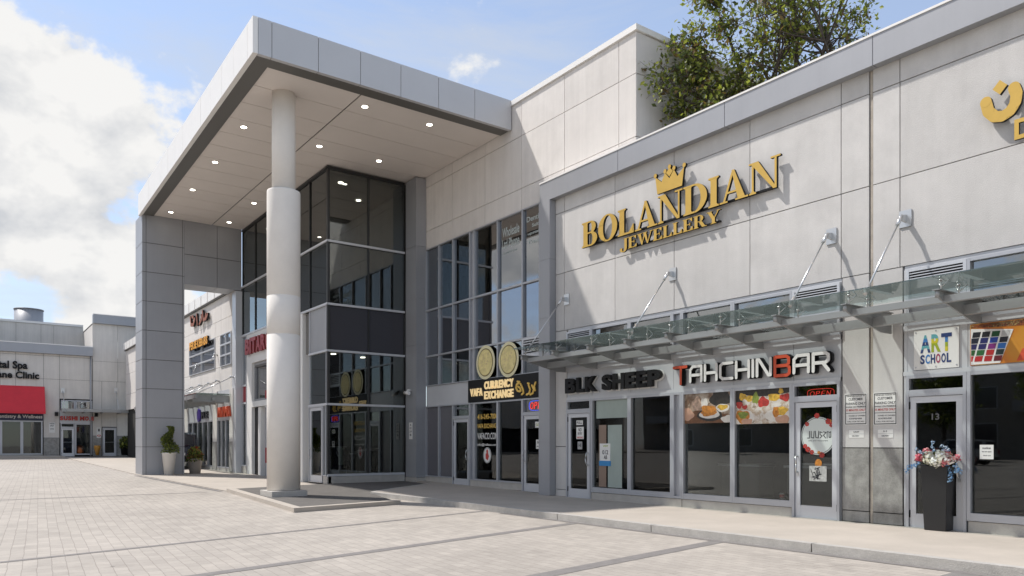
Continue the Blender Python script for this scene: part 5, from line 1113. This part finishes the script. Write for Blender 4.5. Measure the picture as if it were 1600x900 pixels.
fw_ = [mat('petal_white', (.90, .89, .84), .6), mat('petal_cream', (.88, .86, .70), .6)]; fp = [mat('petal_pink', (.70, .16, .20), .6), mat('petal_rose', (.62, .07, .12), .6), mat('petal_blush', (.80, .42, .40), .6)]; fb_ = [mat('petal_blue', (.20, .42, .70), .6), mat('petal_sky', (.36, .56, .78), .6)]; fs = [mat('petal_ice', (.66, .72, .80), .6), fb_[1]]
for (x, y, r, mk, n_, nm, dx) in ((1452, 716, .10, fw_, 120, 'white_flower', -.16), (1469, 714, .10, fw_, 120, 'white_flower', -.16), (1461, 722, .085, fw_, 90, 'white_flower', -.20), (1436, 716, .08, fp, 90, 'pink_rose', -.02), (1449, 706, .07, [fp[0], fp[2]], 50, 'pink_flower', .04), (1478, 709, .07, [fp[0], fp[2]], 50, 'pink_flower', .0), (1484, 717, .085, [fp[2], fw_[0]], 90, 'pink_rose', -.14), (1496, 715, .06, fp, 50, 'pink_rose', .06), (1475, 723, .06, [fp[2], fp[0]], 60, 'pink_flower', -.16)):
    petal_ball(fl(x, y, dx), r, n_, mk, nm)
for (pts, mk, r) in (([(1458, 691), (1456, 698), (1459, 704)], fs, .035), ([(1432, 702), (1437, 706), (1442, 708)], fs, .032), ([(1472, 697), (1478, 699), (1481, 703), (1474, 703)], fs, .034), ([(1420, 731), (1425, 728), (1430, 727), (1417, 736), (1436, 724)], fb_, .045), ([(1478, 726), (1481, 732), (1483, 739), (1479, 738), (1485, 745), (1483, 750)], fb_, .048), ([(1494, 728), (1497, 733), (1500, 737), (1494, 736)], fb_, .045)):
    b = MB(); base = fl(1462, 728)
    b.path([base, (base+fl(*pts[-1]))*.5+Vector((0, 0, .05)), fl(*pts[-1])], .004, 5); st = b.build('stem', LV[1], bp)
    for q in pts:
        o = petal_ball(fl(q[0], q[1], -.06), r, 26, mk, 'blue_flower' if mk is fb_ else 'pale_blue_flower')
b = MB()
for _ in range(90):
    a = rr.uniform(0, 6.28); q = rr.uniform(.05, .26); leafquad(b, Vector((cx+q*math.cos(a), cy+q*math.sin(a), 1.13+rr.uniform(-.04, .26)*(1-q))), .085, rr, rr.choice((0, 0, 1, 2)))
b.build('leaves', LV, bp)
b = MB(); b.lathe((cx, cy, 1.0), [(.2, 0), (.1, .1)], 10); b.build('flower_foam', LV[1], bp)

# ------------------------------------------------------------------ tree behind the right wing
def grow(name, label, base, c, rad, trunk_h, r0, seed, nl, ns, nt, leaf, per, lmats, weights, group=None, low=None, extra=()):
    """trunk, limbs, boughs and twigs that fill an ellipsoid round c; leaves sit along the twigs"""
    rr = random.Random(seed); t = thing(name, label, 'tree', base, group); b = MB(); lb = MB(); base = Vector(base); c = Vector(c)
    ws = [i for i, w in enumerate(weights) for _ in range(w)]
    def inside(k0, k1):
        while True:
            d = Vector((rr.uniform(-1, 1), rr.uniform(-1, 1), rr.uniform(-.9, 1)))
            p_ = c+Vector((d.x*rad[0], d.y*rad[1], d.z*rad[2]))
            if k0 < d.length < k1 and not (low and (p_.y > 12.45 or p_.z < low)): return p_
    def curve(p, q, r, q1r, bow, n=6):
        pts = []; o = Vector((rr.gauss(0, 1), rr.gauss(0, 1), rr.gauss(.6, .6)))*bow*(q-p).length
        for i in range(n+1):
            k = i/n; pts.append(p.lerp(q, k)+o*(k*(1-k))*1.6+Vector((rr.gauss(0, .02), rr.gauss(0, .02), rr.gauss(0, .02)))*(q-p).length*(0 if i in (0, n) else 1))
        for i in range(n): b.tube(pts[i], pts[i+1], r+(q1r-r)*i/n, r+(q1r-r)*(i+1)/n, 6 if r > .03 else 4, 0, False)
        return pts
    top = base+Vector((rr.uniform(-.2, .2), rr.uniform(-.2, .2), trunk_h)); tp = curve(base, top, r0, r0*.7, .03)
    for i in range(nl+len(extra)):
        ex_ = Vector(extra[i-nl]) if i >= nl else None
        e = ex_ or inside(.35, .7); lp = curve(tp[rr.choice((4, 5, 6, 6))], e, r0*.42, r0*.12, .12)
        for j in range(ns):
            q = inside(.3, 1.0) if ex_ is None else ex_+Vector((rr.gauss(0, .42), min(.3, rr.gauss(-.15, .35)), rr.gauss(.05, .38))); k = min(range(2, 7), key=lambda m: (lp[m]-q).length)
            if (lp[k]-q).length > max(rad)*.75: q = lp[k]+(q-lp[k]).normalized()*max(rad)*.6
            sp = curve(lp[k], q, r0*.11, r0*.035, .10)
            for m in range(nt):
                a = sp[rr.randint(2, 6)]; d = ((a-c).normalized()*.5+Vector((rr.gauss(0, .6), rr.gauss(0, .6), rr.gauss(.15, .5)))).normalized(); l = rr.uniform(.25, .62)*min(rad)*.42
                w = curve(a, a+d*l, r0*.03, r0*.012, .08, 3); mm = rr.choice(ws)
                for _ in range(rr.randint(int(per*.3), int(per*1.6))):
                    f = rr.random(); z = w[0].lerp(w[-1], .25+.8*f); leafquad(lb, z+Vector((rr.gauss(0, 1), rr.gauss(0, 1), rr.gauss(0, .8)))*leaf*.9, leaf, rr, mm if rr.random() < .6 else rr.choice(ws))
    b.build('trunk', M_bark, t); lb.build('crown', lmats, t); return t
tree = grow('tree', 'spreading tree in young leaf behind the roof edge of the right building', (17.6, 10.7, 0), (15.75, 10.7, 11.5), (3.0, 2.35, 3.5), 7.4, .20, 12, 10, 10, 11, .115, 7, LV, (4, 3, 3, 2), low=9.0, extra=((13.95, 12.2, 9.75), (14.25, 12.15, 10.5), (14.6, 11.9, 9.6), (14.5, 12.2, 11.2), (14.9, 12.0, 12.2), (15.2, 11.6, 10.2)))


# ------------------------------------------------------------------ dark van parked by the rear wing
def make_car(name, label, x, y, z, body):
    t = thing(name, label, 'car', (x, y, z)); F = Fr((x, y, z), (0, 1, 0), (1, 0, 0))   # u = forward (+Y), w = to the right
    b = MB(); low = [(-2.2, .38), (-2.25, .62), (-2.22, 1.02), (2.0, .98), (2.25, .80), (2.28, .40), (1.9, .30), (-1.95, .30)]
    b.prism(F, low, -.90, .90); cab = [(-2.14, 1.0), (-2.02, 1.62), (-1.8, 1.70), (.35, 1.70), (1.15, 1.0)]; b.prism(F, cab, -.80, .80)
    b.build('body', body, t, .05)
    b = MB(); b.prism(Fr((x, y-2.235, z), (1, 0, 0), (0, -1, 0)), [(-.66, 1.12), (.66, 1.12), (.58, 1.56), (-.58, 1.56)], -.2, -.075); b.build('rear_window', M_spand, t)
    for s in (-1, 1):
        for a, c in (((-1.95, -.75)), ((-.68, .35))):
            b = MB(); b.prism(F, [(a, 1.08), (c+.3 if c > 0 else c, 1.08), (c, 1.58), (a+.06, 1.58)], s*.795, s*.808); b.build('side_window', M_spand, t)
        b = MB(); b.box(Fr((x, y-2.2, z), (1, 0, 0), (0, -1, 0)), s*.68, s*.86, .72, 1.02, -.05, .06); b.build('tail_light', mat('tail_red', (.30, .01, .01), .2), t)
        b = MB(); b.box(Fr((x, y+2.2, z), (1, 0, 0), (0, -1, 0)), s*.60, s*.84, .62, .80, -.08, .05); b.build('headlight', M_alul, t)
        for u in (-1.38, 1.40):
            c = F.p(u, .34, s*.80); b = MB(); b.tube(c-F.n*.11*1, c+F.n*.11, .34, .34, 28); o = b.build('wheel', M_dark, t); b = MB(); b.tube(c+F.n*s*.111, c+F.n*s*.118, .21, .20, 20); b.build('rim', M_alu, o)
    b = MB(); b.box(Fr((x, y-2.26, z), (1, 0, 0), (0, -1, 0)), -.85, .85, .36, .56, -.12, .03); b.build('bumper', M_black, t)
    b = MB(); b.box(Fr((x, y-2.26, z), (1, 0, 0), (0, -1, 0)), -.24, .24, .62, .74, -.05, .015); b.build('number_plate', M_paper, t)
    return t
M_cardark = mat('car_navy', (.012, .015, .035), .25, coat=.8); M_carsil = mat('car_silver', (.42, .43, .44), .3, metal=.5, coat=.6)
make_car('parked_car', 'dark blue tall car parked beyond the taupe planter, seen past the grey pier', 8.25, 40.0, gz(40)+.03, M_cardark)

# ------------------------------------------------------------------ far side of the plaza, seen in the window reflections
ap_ = thing('apartment_building', 'grey brick apartment building across the plaza, seen in the shop windows', 'building', (-56, 10, 0))
b = MB(); b.wbox(-70, -52, -45, 75, -.2, 11.5); b.wbox(-70, -51.8, -45.2, 75.2, 11.5, 11.9); b.build('wall', mat('brick_grey', (.30, .275, .25), .9, var=.2, scale=2), ap_)
FO = Fr((-52, 0, 0), (0, 1, 0), (1, 0, 0))
for k in range(3):
    for i in range(13): 
        a = -42+i*9; b = MB(); b.box(FO, a, a+3.2, 1.2+k*3.4, 3.4+k*3.4, -.05, .05); o = b.build('window', M_alu, ap_); b = MB(); b.box(FO, a+.1, a+3.1, 1.3+k*3.4, 3.3+k*3.4, .051, .06); b.build('pane', M_spand, o)
        if k: b = MB(); b.box(FO, a+3.6, a+7.4, .9+k*3.4, 1.9+k*3.4, 0, 1.1); b.build('balcony', M_panel, ap_)
t0 = grow('tree', 'leafy street tree across the plaza, one of a row seen in the shop windows', (-40, -8, 0), (-40, -8, 6), (3, 3, 3.2), 2.6, .2, 4, 6, 6, 8, .34, 12, LV, (4, 4, 1, 0), 'trees across the plaza')
def copy_tree(o, parent=None):
    c = o.copy(); C.objects.link(c)
    if parent is not None: c.parent = parent
    for ch in list(o.children): copy_tree(ch, c)
    return c
for i, y in enumerate((2, 11, 21, 30, 41, 52, -18)):
    c = copy_tree(t0); c.location = (-40+random.uniform(-2, 2), y, gz(y)); c.rotation_euler = (0, 0, random.uniform(0, 6))
cs = make_car('parked_car', 'silver car parked across the plaza, one of a row seen in the shop windows', -30, -6, 0, M_carsil); cs['group'] = 'cars parked across the plaza'
for i, y in enumerate((2, 9, 24, 31)): c = copy_tree(cs); c.location = (-30, y, gz(y))

# ------------------------------------------------------------------ put every one-mesh thing's origin at its base
bpy.context.view_layer.update()
for o in list(C.objects):
    if o.parent is None and o.type == 'MESH' and o.get('kind') != 'structure':
        vs_ = [v.co for v in o.data.vertices]; mn = Vector((min(v.x for v in vs_), min(v.y for v in vs_), min(v.z for v in vs_))); mxv = Vector((max(v.x for v in vs_), max(v.y for v in vs_), 0))
        c = Vector(((mn.x+mxv.x)/2, (mn.y+mxv.y)/2, mn.z)); o.data.transform(Matrix.Translation(-c)); o.location = c
        for ch in o.children: ch.location = -c
